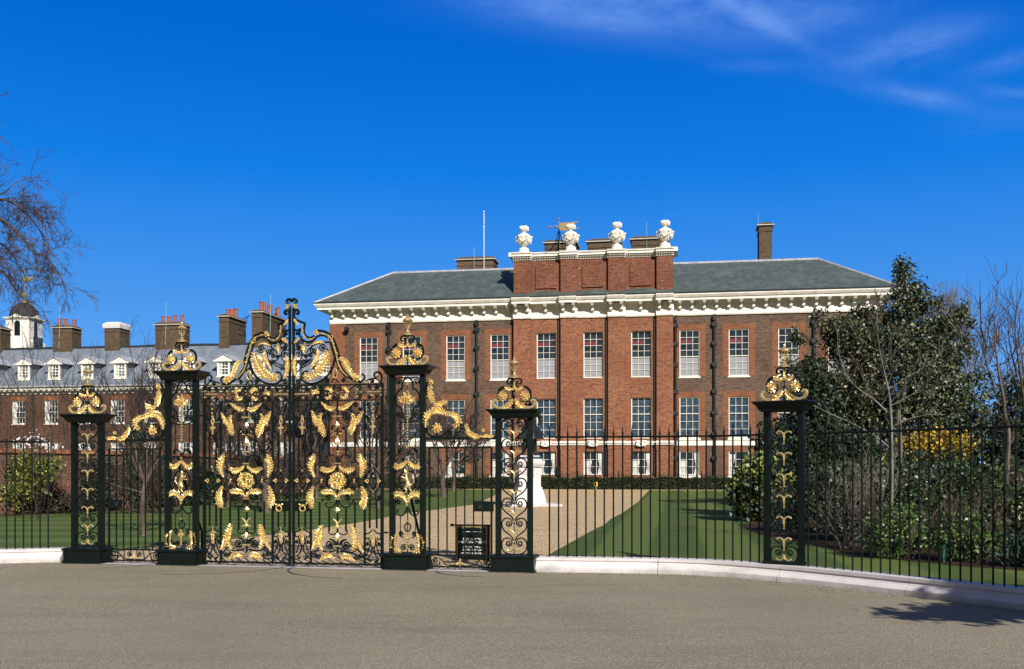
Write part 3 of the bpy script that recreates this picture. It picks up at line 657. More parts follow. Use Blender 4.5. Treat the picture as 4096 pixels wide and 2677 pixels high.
for t, unicorn in ((pill_il, False), (pill_ir, True)):      # the small gilded supporters in the tall pillars
    s = -1 if unicorn else 1; c = 1.165; q = .042
    J = {'hip': (-.02*s, 0, c-.03, .026), 'waist': (-.005*s, 0, c+.01, .020), 'chest': (.0, 0, c+.055, .027), 'neck': (.008*s, 0, c+.09, .017), 'head': (.014*s, -.01, c+.118, .022), 'muzzle': (.036*s, -.014, c+.112, .012),
         'shA': (.03*s, -.015, c+.05, .012), 'pawA': (.075*s, -.02, c+.075, .010), 'shB': (.03*s, .012, c+.03, .011), 'pawB': (.08*s, .01, c+.03, .009),
         'kneeA': (.03*s, -.012, c-.065, .016), 'hockA': (.0*s, -.012, c-.095, .010), 'footA': (.028*s, -.014, c-.13, .010),
         'kneeB': (-.03*s, .012, c-.08, .015), 'hockB': (-.05*s, .012, c-.11, .010), 'footB': (-.03*s, .01, c-.145, .010),
         'tail0': (-.055*s, 0, c-.03, .008), 'tail1': (-.085*s, 0, c+.01, .007), 'tail2': (-.07*s, 0, c+.065, .012), 'earA': (.005*s, -.012, c+.145, .006)}
    B = [('hip', 'waist'), ('waist', 'chest'), ('chest', 'neck'), ('neck', 'head'), ('head', 'muzzle'), ('chest', 'shA'), ('shA', 'pawA'), ('chest', 'shB'), ('shB', 'pawB'), ('hip', 'kneeA'), ('kneeA', 'hockA'), ('hockA', 'footA'), ('hip', 'kneeB'), ('kneeB', 'hockB'), ('hockB', 'footB'), ('hip', 'tail0'), ('tail0', 'tail1'), ('tail1', 'tail2'), ('head', 'earA')]
    if unicorn: J['horn'] = (.035*s, -.01, c+.17, .004); B.append(('head', 'horn'))
    f = skin_figure('unicorn_figure' if unicorn else 'lion_figure', J, B, M['gold'], t); f.scale = (1.3, 1.3, 1.3); f.location = (0, -.025, 1.365-1.165*1.3)
    if True: f['label'] = 'small gilded rampant unicorn' if unicorn else 'small gilded rampant lion'

# ------------------------------------------------------------------ the great double gates
UC = GATE.uz(1167, 1800)[0]
def gate_leaf(mirror, label):
    u_h = GATE.uz(816, 2000)[0]; uh = 2*UC-u_h if mirror else u_h
    t = thing('gate_leaf', label, 'gate', (*GATE.world(uh), 0), -GATE.th, 'pair of great iron gates')
    mi = UC if mirror else None
    o3 = Orn(600, 1150, 2.2214, uh, mi); o4 = Orn(600, 1700, 2.2214, uh, mi); oe = Orn(850, 1550, 6.22, uh, mi)
    def zof(o, y): return o(860, y)[1]
    def uof(o, x): return o(x, 1000)[0]
    def vbar(b, x, ya, oa, yb, ob, w=.011):
        u = o4(x, 500)[0]; b.box(u-w, u+w, -w, w, zof(ob, yb), zof(oa, ya))
    ztop = zof(o3, 880); z2 = zof(o3, 1015); zb = zof(o4, 1220)
    b = MB(); vbar(b, 485, 870, o3, 1245, o4, .022); b.build('hinge_stile', M['iron'], t)
    b = MB(); u = o4(1243, 500)[0]; b.box(u-.017, u+.017, -.022, .022, .03, zof(o3, 200)); b.build('meeting_stile', M['iron'], t)
    for z, h, nm in ((ztop, .011, 'top_rail'), (z2, .009, 'frieze_rail'), (zb, .014, 'bottom_rail')):
        b = MB(); ua, ub = sorted((o4(490, 500)[0], o4(1240, 500)[0])); b.box(ua, ub, -.014, .014, z-h, z+h); b.build(nm, M['iron'], t)
    for x in (630, 1090):
        b = MB(); vbar(b, x, 1015, o3, 1220, o4, .0155); b.build('bar', M['iron'], t)
    for x in (530, 588, 1140, 1198):
        for (ya, oa, yb, ob) in ((1300, o3, 385, o4), (665, o4, 905, o4)):
            b = MB(); vbar(b, x, ya, oa, yb, ob, .0125); b.build('bar', M['iron'], t)
    for x in (712, 788, 932, 1015):
        ext = 0 if x in (788, 932) else 1
        for (ya, oa, yb, ob) in ((1270, o3, 270 if not ext else 320, o4), (735 if not ext else 680, o4, 935 if not ext else 1100, o4)):
            b = MB(); vbar(b, x, ya, oa, yb, ob, .0125); b.build('bar', M['iron'], t)
    b = MB(); vbar(b, 860, 1015, o3, 1130, o4, .0125); b.build('bar', M['iron'], t)
    # crest: the outer and inner sweeping bars
    b = MB(); r = .012
    wire(b, o3, [(1240, 262), (1222, 285), (1190, 306), (1140, 328)], r); wire(b, o3, [(1140, 328), (1150, 365), (1150, 405), (1135, 438), (1108, 455), (1080, 452), (1060, 438)], r)
    wire(b, o3, [(1060, 405), (1010, 400), (955, 418), (912, 452), (888, 500), (866, 560), (850, 620), (838, 665)], r*1.15)
    wire(b, o3, [(846, 650), (838, 710), (805, 765), (765, 812), (715, 848), (665, 860), (635, 838), (635, 805), (655, 792)], r)
    b.build('crest_bar', M['iron'], t)
    b = MB(); r = .0115
    wire(b, o3, [(1240, 372), (1212, 386), (1182, 372)], r); wire(b, o3, [(1182, 372), (1192, 412), (1180, 452), (1150, 482), (1108, 493), (1070, 482), (1040, 452), (1000, 440), (958, 452), (930, 485), (912, 535), (896, 590), (885, 630)], r)
    wire(b, o3, [(880, 625), (895, 700), (922, 762), (962, 812), (1012, 845), (1072, 860), (1130, 852), (1165, 820), (1168, 782), (1150, 757), (1118, 752)], r)
    wire(b, o3, [(880, 625), (868, 680), (850, 720), (820, 775), (780, 825)], r*.8)
    wire(b, o3, [(850, 690), (862, 760), (890, 820), (915, 860)], .007); wire(b, o3, [(915, 720), (905, 780), (875, 830), (848, 862)], .007)
    b.build('inner_crest_bar', M['iron'], t)
    b = MB()
    for cx, cy, rr, a, tn, sg in ((985, 545, 38, 200, 1.6, 1), (1070, 568, 30, 60, 1.5, -1), (1095, 612, 22, 0, 1.4, 1), (1205, 520, 22, 180, 1.5, 1), (1200, 592, 34, 90, 1.6, 1), (1195, 545, 18, 0, 1.3, -1),
                                  (812, 840, 20, 90, 1.5, 1), (945, 835, 24, 90, 1.5, -1), (1202, 835, 26, 90, 1.6, 1), (570, 850, 20, 180, 1.4, 1), (1210, 410, 16, 180, 1.4, 1), (1160, 545, 20, 0, 1.4, 1), (1130, 612, 18, 40, 1.4, -1)):
        curl(b, o3, cx, cy, rr, a, tn, sg)
    wire(b, o3, [(497, 880), (488, 830), (500, 792), (530, 780), (551, 800), (542, 826), (520, 822)], .012, taper=.3)
    wire(b, o3, [(500, 875), (540, 835), (600, 845), (640, 870)], .008)
    for pts in ([(950, 560), (930, 600), (935, 650), (960, 690)], [(1025, 545), (1045, 590), (1050, 640), (1080, 690), (1085, 735)], [(1160, 600), (1120, 650), (1080, 640)], [(1230, 700), (1180, 640), (1165, 600), (1185, 560), (1230, 555)],
                [(1100, 520), (1150, 520), (1180, 470), (1235, 450)], [(1225, 640), (1180, 690), (1140, 680), (1090, 650)], [(1180, 720), (1130, 700), (1075, 655)], [(1235, 500), (1190, 480), (1170, 440)], [(1060, 490), (1085, 540), (1060, 600)],
                [(1235, 760), (1195, 740), (1165, 690)], [(1235, 790), (1200, 800), (1175, 830)], [(1010, 505), (1060, 520), (1110, 560), (1130, 590)]): wire(b, o3, pts, .0068)
    build_split(b, 'crest_scrollwork', M['iron'], t)
    # gilding of the crest
    acanthus('acanthus_leaf', o3, [(690, 835), (725, 805), (752, 760), (772, 710), (800, 668), (835, 650)], 36, t, base=.7)
    acanthus('acanthus_leaf', o3, [(1120, 825), (1075, 800), (1020, 760), (975, 700), (945, 640), (935, 585)], 58, t, base=.6, tip=.5)
    acanthus('acanthus_leaf', o3, [(1085, 735), (1062, 690), (1034, 640), (1018, 598), (1030, 558)], 28, t)
    acanthus('acanthus_leaf', o3, [(968, 512), (1000, 497), (1040, 500), (1080, 522)], 16, t)
    acanthus('acanthus_leaf', o3, [(1145, 590), (1150, 560), (1140, 520)], 30, t)
    acanthus('acanthus_leaf', o3, [(1190, 815), (1218, 775), (1230, 710), (1228, 650), (1212, 608)], 30, t)
    acanthus('acanthus_leaf', o3, [(1232, 500), (1205, 470), (1180, 455)], 20, t)
    acanthus('acanthus_leaf', o3, [(1190, 340), (1212, 320), (1232, 282)], 18, t)
    rosette('rosette', o3, 690, 822, 44, t, petals=6); rosette('rosette', o3, 1115, 800, 46, t, petals=6); rosette('rosette', o3, 1042, 415, 32, t, petals=5)
    b = MB(); wire(b, o3, [(1030, 422), (985, 428), (935, 450), (905, 490), (890, 540), (872, 600), (862, 650), (850, 700), (820, 760), (770, 810)], .0075, v=-.012)
    wire(b, o3, [(1165, 345), (1160, 400), (1148, 440), (1118, 468), (1080, 468), (1055, 450)], .007, v=-.012); circ(b, o3, 880, 780, 18, 40, .007, -.012)
    circ(b, o3, 918, 470, 20, 26, .006, -.012, 12)
    for x, y in ((990, 425), (940, 448), (893, 520), (884, 560), (870, 600), (852, 665), (1158, 390), (1135, 455), (1095, 470), (1165, 350), (600, 862), (625, 868), (1140, 505), (860, 610)): gold_bead(b, o3, x, y, 11)
    build_split(b, 'gilded_vine', M['gold'], t)
    # frieze
    b = MB(); zm = zof(o3, 950)
    for cx, cy, rr, a, sg in ((530, 905, 20, 200, 1), (530, 992, 20, 160, -1), (590, 910, 18, 0, 1), (590, 990, 18, 0, -1), (680, 915, 26, 90, 1), (680, 985, 26, 270, -1), (850, 912, 26, 90, 1), (850, 985, 26, 270, 1), (895, 905, 18, 90, 1), (895, 990, 18, 90, 1), (1050, 910, 24, 0, 1), (1055, 985, 24, 0, -1), (1130, 905, 18, 180, 1), (1130, 990, 18, 180, -1), (1205, 905, 22, 0, 1), (1205, 985, 22, 0, -1), (1000, 905, 20, 90, -1), (1000, 990, 20, 90, 1)): curl(b, o3, cx, cy, rr, a, 1.4, sg, .0065)
    for pts in ([(640, 950), (700, 890), (760, 930), (790, 950), (830, 985), (880, 1005)], [(640, 950), (700, 1010), (760, 970), (790, 950), (830, 910), (880, 895)], [(920, 890), (980, 920), (1040, 950), (1080, 1000)], [(920, 1005), (980, 980), (1040, 950), (1080, 895)], [(500, 890), (560, 950), (610, 1000)], [(500, 1005), (560, 950), (610, 895)], [(1110, 1000), (1165, 950), (1230, 895)], [(1110, 895), (1165, 950), (1230, 1000)]): wire(b, o3, pts, .0062)
    b.tube([(o3(490, 950)[0], 0, zm), (o3(1240, 950)[0], 0, zm)], .006, 4)
    build_split(b, 'frieze_scrollwork', M['iron'], t)
    acanthus('acanthus_leaf', o3, [(820, 905), (785, 915), (762, 945)], 26, t); acanthus('acanthus_leaf', o3, [(835, 980), (795, 990), (770, 960)], 26, t)
    acanthus('acanthus_leaf', o3, [(965, 915), (930, 910), (900, 940)], 26, t); acanthus('acanthus_leaf', o3, [(1010, 948), (1045, 938), (1075, 945)], 26, t)
    acanthus('acanthus_leaf', o3, [(965, 985), (935, 995), (910, 970)], 22, t)
    b = MB()
    for x in list(range(490, 615, 16))+list(range(1105, 1235, 15))+[655, 700, 780, 858, 935, 960, 1030]: gold_bead(b, o3, x, 950, 8)
    for x, y in ((492, 925), (492, 978), (555, 925), (555, 985), (690, 925), (690, 985), (1155, 925), (1155, 985), (575, 975), (1030, 910), (1030, 985), (555, 1035), (555, 1080), (555, 1120)): gold_bead(b, o3, x, y, 11)
    build_split(b, 'gilded_bead', M['gold'], t)
    # upper middle panel
    b = MB()
    for cx, cy, rr, a, tn, sg in ((660, 750, 115, 0, 1.8, 1), (1050, 750, 115, 180, 1.8, -1), (425, 480, 70, 0, 1.6, 1), (310, 590, 48, 0, 1.4, 1), (1300, 475, 80, 180, 1.6, -1), (1395, 560, 50, 180, 1.4, -1), (700, 1040, 34, 0, 1.3, 1), (985, 1040, 34, 180, 1.3, -1)): curl(b, oe, cx, cy, rr, a, tn, sg, .0075)
    for pts in ([(850, 575), (720, 570), (560, 600), (500, 680), (470, 780)], [(850, 575), (1000, 570), (1140, 600), (1210, 690), (1230, 780)], [(500, 480), (540, 560), (480, 650), (400, 690), (330, 660)], [(1200, 480), (1170, 560), (1220, 640), (1310, 690), (1400, 640)],
                [(700, 1075), (780, 1110), (850, 1090), (930, 1110), (1000, 1075)], [(380, 960), (400, 1060), (500, 1080), (560, 1060)], [(1380, 960), (1350, 1060), (1290, 1090), (1200, 1070)]): wire(b, oe, pts, .007)
    for x, dx in ((560, -1), (1165, 1)):    # narrow side panels, lyres
        o = o3
        for s in (-1, 1):
            wire(b, o, [(x+s*48, 1035), (x+s*35, 1090), (x+s*12, 1140)], .006); wire(b, o, [(x+s*8, 1140), (x+s*22, 1105), (x+s*25, 1070), (x+s*8, 1062)], .006)
            curl(b, o, x+s*45, 1052, 15, 90, 1.3, s, .006); curl(b, o, x+s*48, 1165, 15, 90, 1.4, -s, .006)
            wire(b, o, [(x+s*30, 1190), (x+s*55, 1225), (x+s*55, 1265), (x+s*30, 1300)], .006)
            wire(b, o, [(x+s*14, 1150), (x+s*30, 1180), (x+s*50, 1185)], .006)
    build_split(b, 'upper_scrollwork', M['iron'], t)
    acanthus('acanthus_leaf', oe, [(230, 630), (290, 730), (350, 850), (375, 950)], 85, t, side=0, base=.4)
    acanthus('acanthus_leaf', oe, [(505, 680), (452, 780), (458, 920), (490, 1050), (530, 1190)], 120, t, base=.4)
    acanthus('acanthus_leaf', oe, [(1205, 655), (1262, 740), (1262, 870), (1225, 1000), (1190, 1120), (1150, 1235)], 120, t, base=.4)
    acanthus('acanthus_leaf', oe, [(1470, 590), (1420, 690), (1375, 790), (1340, 880), (1385, 955)], 95, t, base=.4)
    acanthus('acanthus_leaf', oe, [(445, 390), (550, 455), (640, 520), (720, 550), (820, 545)], 80, t, base=.4); acanthus('acanthus_leaf', oe, [(1235, 390), (1160, 460), (1080, 530), (980, 555), (880, 530)], 80, t, base=.4)
    b = MB()
    def dia(o, x, y, w, h): u, z = o(x, y); b.octa((u, -.02, z), (w*o.k, 0, 0), (0, -.02, 0), (0, 0, h*o.k))
    dia(oe, 858, 950, 60, 80); dia(oe, 850, 1360, 55, 110); dia(oe, 890, 1375, 40, 85); dia(oe, 850, 1250, 45, 40); dia(oe, 800, 1180, 60, 20); dia(oe, 905, 1180, 60, 20)
    wire(b, oe, [(735, 745), (970, 745)], .008, v=-.012)
    for x, y in ((715, 1100), (970, 1105), (760, 1165), (960, 1200)): gold_bead(b, oe, x, y, 22)
    for x in (560, 1165):
        for y in (1150, 1158): gold_bead(b, o3, x, y, 13)
        circ(b, o3, x, 1190, 11, 24, .006, -.012, 12)
        for y in range(1218, 1308, 14): gold_bead(b, o3, x, y, 10)
        gold_bead(b, o3, x-14, 1250, 12); gold_bead(b, o3, x+16, 1248, 12)
    gold_bead(b, o4, 855, 265, 10); dia(o4, 855, 240, 32, 10); wire(b, o4, [(828, 344), (880, 344)], .007, v=-.012)
    build_split(b, 'gilded_bud', M['gold'], t)
    # lower middle panel: heart with a gilded cipher
    b = MB()
    for s in (-1, 1):
        c = lambda pts: [(857+s*(x-857), y) for x, y in pts]
        wire(b, o4, c([(857, 345), (862, 378), (900, 412), (935, 455), (948, 500), (935, 550), (900, 590), (862, 618), (857, 655)]), .010)
        wire(b, o4, c([(942, 500), (975, 497), (1010, 490), (1045, 470), (1062, 440)]), .008); wire(b, o4, c([(1010, 495), (1045, 520), (1062, 545)]), .007)
        for cx, cy, rr, a in ((990, 432, 27, 0), (988, 560, 27, 0), (945, 642, 30, 90)): curl(b, o4, 857+s*(cx-857), cy, rr, a if s > 0 else 180-a, 1.5, s, .0075)
        wire(b, o4, c([(865, 655), (880, 700), (915, 725), (955, 718), (962, 698), (948, 694)]), .008)
        wire(b, o4, c([(865, 335), (880, 290), (905, 268), (945, 275), (958, 300)]), .008)
        wire(b, o4, c([(1010, 335), (985, 330), (965, 340)]), .007); curl(b, o4, 857+s*130, 665, 12, 0, 1.2, s, .006)
        wire(b, o4, c([(870, 950), (900, 965), (935, 950), (930, 915)]), .007)
        curl(b, o4, 857+s*70, 1050, 46, 90, 1.7, s, .0085); wire(b, o4, c([(870, 1065), (885, 1020), (930, 1003)]), .008)
        wire(b, o4, c([(880, 1105), (940, 1118), (990, 1110), (1020, 1085), (1070, 1140), (1085, 1115)]), .008)
        curl(b, o4, 857+s*150, 1160, 22, 90, 1.4, -s, .0065); curl(b, o4, 857+s*190, 1150, 18, 90, 1.4, s, .0065)
    for x in (560, 1165):
        circ(b, o4, x, 495, 60, 98, .008); circ(b, o4, x, 495, 30, 58, .0065)
        circ(b, o4, x, 450, 18, 24, .006, n=12); circ(b, o4, x, 540, 18, 24, .006, n=12)
        for s in (-1, 1):
            curl(b, o4, x+s*46, 638, 20, 90, 1.5, -s, .007); wire(b, o4, [(x, 590), (x+s*25, 620), (x+s*10, 650), (x+s*50, 662)], .0065)
            curl(b, o4, x+s*30, 355, 14, 90, 1.3, s, .006)
            wire(b, o4, [(x, 905), (x+s*30, 940), (x+s*60, 950), (x+s*62, 985), (x+s*40, 992), (x+s*30, 980)], .007); curl(b, o4, x+s*52, 1038, 18, 90, 1.4, s, .0065)
            wire(b, o4, [(x+s*15, 985), (x+s*25, 1040), (x+s*40, 1090), (x+s*58, 1140)], .007); wire(b, o4, [(x+s*5, 1060), (x+s*15, 1120), (x+s*45, 1165), (x+s*20, 1190), (x+s*30, 1170)], .007)
            wire(b, o4, [(x+s*40, 990), (x+s*20, 1040), (x+s*10, 1080)], .006)
    build_split(b, 'lower_scrollwork', M['iron'], t)
    for s in (-1, 1):
        c = lambda pts: [(857+s*(x-857), y) for x, y in pts]
        for pts, w, bs in (([(868, 362), (900, 392), (950, 405), (1002, 385)], 34, .5), ([(862, 640), (885, 605), (930, 590), (998, 592)], 34, .5), ([(1052, 465), (1072, 415), (1078, 350), (1060, 300), (1052, 262)], 46, .4),
                           ([(1060, 540), (1082, 590), (1088, 650), (1072, 735)], 46, .4), ([(980, 1105), (1008, 1050), (1012, 980), (985, 885)], 50, .45), ([(1080, 1110), (1050, 1060), (1030, 1000)], 30, .4), ([(1010, 1192), (965, 1160), (925, 1148), (885, 1168)], 34, .5)):
            acanthus('acanthus_leaf', o4, c(pts), w, t, base=bs)
    b = MB()                                # cipher: a round knot of gilded strapwork and leaves
    for i in range(44):
        a = i*2.4; rr = 4+76*math.sqrt(i/44); u, z = o4(857+rr*math.cos(a)*.95, 495+rr*math.sin(a)*.95); q = random.uniform(13, 22)*o4.k; an = a+1.2
        b.octa((u, -.03, z), (q*math.cos(an), 0, q*math.sin(an)), (-q*.5*math.sin(an), 0, q*.5*math.cos(an)), (0, -.02, 0))
    wire(b, o4, [(800, 450), (830, 520), (880, 560), (915, 500), (890, 440), (840, 430), (820, 480), (860, 540)], .010, v=-.02)
    b.build('gilded_cipher', M['gold'], t)
    b = MB(); dia(o4, 862, 748, 28, 26)
    for s in (-1, 1): wire(b, o4, [(860, 880), (857+s*12, 850), (857+s*35, 828)], .010, v=-.015); wire(b, o4, [(860, 905), (857+s*20, 892), (857+s*36, 905)], .010, v=-.015); wire(b, o4, [(857+s*2, 1005), (857+s*18, 978), (857+s*38, 985)], .012, v=-.015)
    dia(o4, 858, 985, 26, 34); dia(o4, 862, 890, 20, 18); wire(b, o4, [(822, 1065), (895, 1065)], .009, v=-.014); wire(b, o4, [(832, 655), (882, 655)], .008, v=-.014)
    wire(b, o4, [(717, 480), (717, 512)], .009, v=-.014); wire(b, o4, [(997, 480), (997, 512)], .009, v=-.014)
    for x in (560, 1165):
        for dx in (-65, 65, ): gold_bead(b, o4, x+dx, 495, 9); circ(b, o4, x+dx*.72, 495, 9, 15, .006, -.012, 10)
        gold_bead(b, o4, x, 405, 10); gold_bead(b, o4, x, 590, 10); gold_bead(b, o4, x, 1190, 13)
        for y in range(912, 1060, 17): gold_bead(b, o4, x, y, 10 if (y//17) % 2 else 7)
        gold_bead(b, o4, x+16, 955, 14); gold_bead(b, o4, x-16, 972, 12); circ(b, o4, x, 1000, 12, 28, .006, -.012, 12)
    build_split(b, 'gilded_bud', M['gold'], t)
    # lock plate and ring handle
    b = MB(); u0, za = o4(1100, 675); u1, zc = o4(1240, 765); b.box(min(u0, u1), max(u0, u1), -.028, .028, zc, za); lp = b.build('lock_plate', M['iron'], t)
    b = MB(); circ(b, o4, 1155, 740, 24, 24, .008, -.05); u, z = o4(1155, 710)
    for dx in (-28, 28): uu, zz = o4(1155+dx, 705); b.ball((uu, -.04, zz), .018, n=8, m=6)
    b.octa((u, -.045, z), (.045, 0, 0), (0, .02, 0), (0, 0, .02)); b.build('ring_handle', M['gold'], lp)
    # crown scrolls at the meeting stile
    b = MB(); wire(b, o3, [(1240, 250), (1232, 215), (1215, 205), (1200, 215), (1200, 235), (1218, 238)], .014)
    wire(b, o3, [(1243, 200), (1240, 165), (1222, 140), (1215, 120), (1230, 106), (1250, 112), (1248, 130)], .014)
    b.build('top_scroll', M['iron'], t)
    b = MB()
    for x, y in ((1218, 160), (1232, 178), (1215, 185), (1240, 160)): gold_bead(b, o3, x, y, 13)
    build_split(b, 'gilded_boss', M['gold'], t)
    # hinges
    for y, o in ((1140, o3), (380, o4), (935, o4)):
        uu, z = o(485, y); s = 1 if mirror else -1; b = MB(); b.box(min(uu, uu+s*.10), max(uu, uu+s*.10), -.012, .012, z-.012, z+.012); b.build('hinge', M['iron'], t)
    return t
leafL = gate_leaf(False, 'left leaf of the great black iron double gate, covered in gilded acanthus leaves and scrolls')
leafR = gate_leaf(True, 'right leaf of the great black iron double gate, hung on the unicorn pillar')

# ------------------------------------------------------------------ side gates and the screens above them
def side_gate(px0, px1, lock_side, label, sign_scroll):
    u0 = GATE.uz(px0, 2000)[0]; u1 = GATE.uz(px1, 2000)[0]; w = u1-u0
    t = thing('side_gate', label, 'gate', (*GATE.world(u0), 0), -GATE.th, 'side gates of plain bars')
    zt = 1.905; zb = .055; zm = .235
    for x in (0, w): b = MB(); b.box(x-.014, x+.014, -.014, .014, zb-.02, zt); b.build('stile', M['iron'], t)
    for z, nm in ((zt, 'top_rail'), (zm, 'middle_rail'), (zb, 'bottom_rail')): b = MB(); b.box(0, w, -.012, .012, z-.011, z+.011); b.build(nm, M['iron'], t)
    for i in range(1, 7):
        b = MB(); x = w*i/7; b.box(x-.009, x+.009, -.009, .009, zm, zt); b.build('bar', M['iron'], t)
    b = MB(); o = Loc(.001, 0, 0, .145)
    for s in (-1, 1):
        o = Loc(.001*s, 0, 0, .145); o.k = .001
        class Q:
            k = .001
            def __init__(s_, s): s_.s = s
            def __call__(s_, x, y): return (w/2+s_.s*x*.001, .145-y*.001)
            def P(s_, pts): return [s_(*p) for p in pts]
        q = Q(s); h = w*500
        curl(b, q, h-70, 10, 62, 90, 1.6, 1 if s > 0 else 1, .006); wire(b, q, [(h-70, -52), (h-180, -30), (h-280, 60), (10, 70)], .006)
        curl(b, q, 95, -25, 45, 180, 1.5, 1, .006); wire(b, q, [(h-10, 20), (h-60, 78), (h-150, 60), (h-170, 10)], .006)
    build_split(b, 'scrollwork', M['iron'], t)
    b = MB()
    for dx, dz in ((0, .175), (0, .150), (-.03, .115), (.03, .115), (-.06, .10), (.06, .10), (0, .12)): b.octa((w/2+dx, -.02, dz), (.022, 0, 0), (0, -.018, 0), (0, 0, .02))
    build_split(b, 'gilded_sprig', M['gold'], t)
    x = w if lock_side > 0 else 0
    b = MB(); b.box(x-(.27 if lock_side > 0 else -.0), x+(.03 if lock_side > 0 else .22), -.05, .03, .92, 1.07); lk = b.build('lock_box', M['iron'], t)
    b = MB(); b.box(x-lock_side*.17-.03, x-lock_side*.17+.03, -.056, -.05, .965, 1.025); b.build('lock_plate', M['pipe'], lk)
    return t
side_gate(1718, 1966, 1, 'plain barred side gate on the right, in front of the black notice board', 1)
side_gate(437, 640, -1, 'plain barred side gate on the left, lawn and tree trunk behind it', -1)
def overthrow(pxa, pxb, mirror, label):
    ua = GATE.uz(pxa, 2000)[0]; ub = GATE.uz(pxb, 2000)[0]; c = (ua+ub)/2
    # ornament measured on the right-hand one (crop 1650,1400 at 2.2214), between 1704 and 1983
    ra = GATE.uz(1704, 2000)[0]; rb = GATE.uz(1983, 2000)[0]
    t = thing('gate_screen', label, 'gate ornament', (*GATE.world(c), 0), -GATE.th, 'gilded screens above the side gates')
    class Q:
        def __init__(s): s.o = Orn(1650, 1400, 2.2214, 0); s.k = s.o.k
        def __call__(s, x, y):
            u, z = s.o(x, y); f = (u-ra)/(rb-ra); 
            if mirror: f = 1-f
            return (ua-c+f*(ub-ua), z)
        def P(s, pts): return [s(*p) for p in pts]
    q = Q(); b = MB(); z = q(400, 786)[1]; b.box(ua-c, ub-c, -.03, .03, z-.02, z+.02); b.build('lintel', M['iron'], t)
    b = MB()
    wire(b, q, [(150, 262), (128, 300), (122, 360), (140, 420), (175, 460), (200, 470)], .010); wire(b, q, [(118, 660), (135, 740), (190, 772), (250, 770), (290, 730), (285, 680), (250, 655)], .011)
    curl(b, q, 330, 735, 30, 90, 1.6, 1, .007); wire(b, q, [(300, 770), (370, 775), (420, 720), (430, 650), (400, 600)], .009); wire(b, q, [(430, 690), (470, 720), (520, 770)], .008)
    wire(b, q, [(520, 772), (600, 772), (700, 775), (745, 775)], .008)
    build_split(b, 'scrollwork', M['iron'], t)
    rosette('rosette', q, 167, 284, 32, t, petals=6); rosette('rosette', q, 226, 696, 54, t, petals=7); rosette('rosette', q, 634, 714, 22, t, petals=6)
    for pts, w in (([(167, 315), (160, 360), (170, 410), (185, 465)], 44), ([(185, 465), (225, 480), (265, 472), (305, 458)], 32), ([(120, 690), (122, 630), (150, 570), (205, 540), (262, 545), (320, 570)], 48),
                   ([(250, 480), (235, 520), (215, 550)], 38), ([(300, 560), (360, 575), (405, 610), (412, 650), (370, 680)], 44), ([(480, 655), (498, 720), (545, 765), (600, 772)], 36), ([(600, 772), (660, 765), (725, 770)], 24)):
        acanthus('acanthus_leaf', q, pts, w, t, base=.6, tip=.5)
    return t
overthrow(1704, 1983, False, 'gilded leaf screen over the right side gate, sweeping down from the unicorn pillar')
overthrow(425, 656, True, 'gilded leaf screen over the left side gate, sweeping down from the lion pillar')
for u, s in ((uL1, 1), (uR1, -1)):
    pass
gx = [GATE.world(GATE.uz(x, 2000)[0], 0) for x in (816, 1529)]
arc_track('gate_track', 'long curved steel track in the road before the left gate leaf', gx[0], 1.45, -98, -12)
arc_track('gate_track', 'long curved steel track in the road before the right gate leaf', gx[1], 1.45, 170, 262-8)
gx = [GATE.world(GATE.uz(x, 2000)[0], 0) for x in (437, 1966)]
arc_track('gate_track', 'short steel track in the road before the left side gate', gx[0], .85, -80, -12)
arc_track('gate_track', 'short steel track in the road before the right side gate', gx[1], .85, 188, 262)

# ------------------------------------------------------------------ stone kerbs and railings
def arclen(path):
    d = [0]
    for a, b in zip(path, path[1:]): d.append(d[-1]+math.dist(a, b))
    return d
def walk(path, s):
    d = arclen(path)
    for i in range(1, len(path)):
        if d[i] >= s:
            f = (s-d[i-1])/(d[i]-d[i-1]); a, b = path[i-1], path[i]
            return (a[0]+(b[0]-a[0])*f, a[1]+(b[1]-a[1])*f), math.atan2(b[1]-a[1], b[0]-a[0])
    return path[-1], 0
def cut(path, s0, s1):
    d = arclen(path); out = [walk(path, s0)[0]]+[p for p, q in zip(path, d) if s0+.01 < q < s1-.01]+[walk(path, s1)[0]]; return out
def plinth(name, path, label):
    prof = [(.25, .0), (.25, .075), (.17, .125), (.145, .165), (.165, .18), (.165, .222), (-.13, .222), (-.13, 0)]
    b = MB(); n = len(prof); vs = []; fs = []
    for p in [0]:
        cols = [off(path, d) for d, z in prof]
        for i in range(len(path)):
            for j in range(n): vs.append((cols[j][i][0], cols[j][i][1], prof[j][1]))
        for i in range(len(path)-1):
            for j in range(n): fs.append((i*n+j, i*n+(j+1) % n, (i+1)*n+(j+1) % n, (i+1)*n+j))
        fs += [tuple(range(n))[::-1], tuple((len(path)-1)*n+j for j in range(n))]
    L_ = arclen(path)[-1]; m_ = max(1, round(L_/1.75)); t = thing(name, label, 'stone kerb', (*walk(path, L_/2)[0], 0), 0, 'low stone kerbs under the railings')
    ox_, oy_ = t.location.x, t.location.y
    for q in range(m_):
        sub = cut(path, L_*q/m_+.004, L_*(q+1)/m_-.004); b = MB(); vs = []; fs = []; cols = [off(sub, d) for d, z in prof]; dz = random.uniform(-.003, .003)
        for i in range(len(sub)):
            for j in range(n): vs.append((cols[j][i][0]-ox_, cols[j][i][1]-oy_, prof[j][1]+(dz if prof[j][1] > .01 else 0)))
        for i in range(len(sub)-1):
            for j in range(n): fs.append((i*n+j, i*n+(j+1) % n, (i+1)*n+(j+1) % n, (i+1)*n+j))
        fs += [tuple(range(n))[::-1], tuple((len(sub)-1)*n+j for j in range(n))]
        b.add(vs, fs); b.build('kerb_block', M['stone'], t)
    return t
rp = [tuple(p) for p in RP]; lp = [tuple(p) for p in LP]
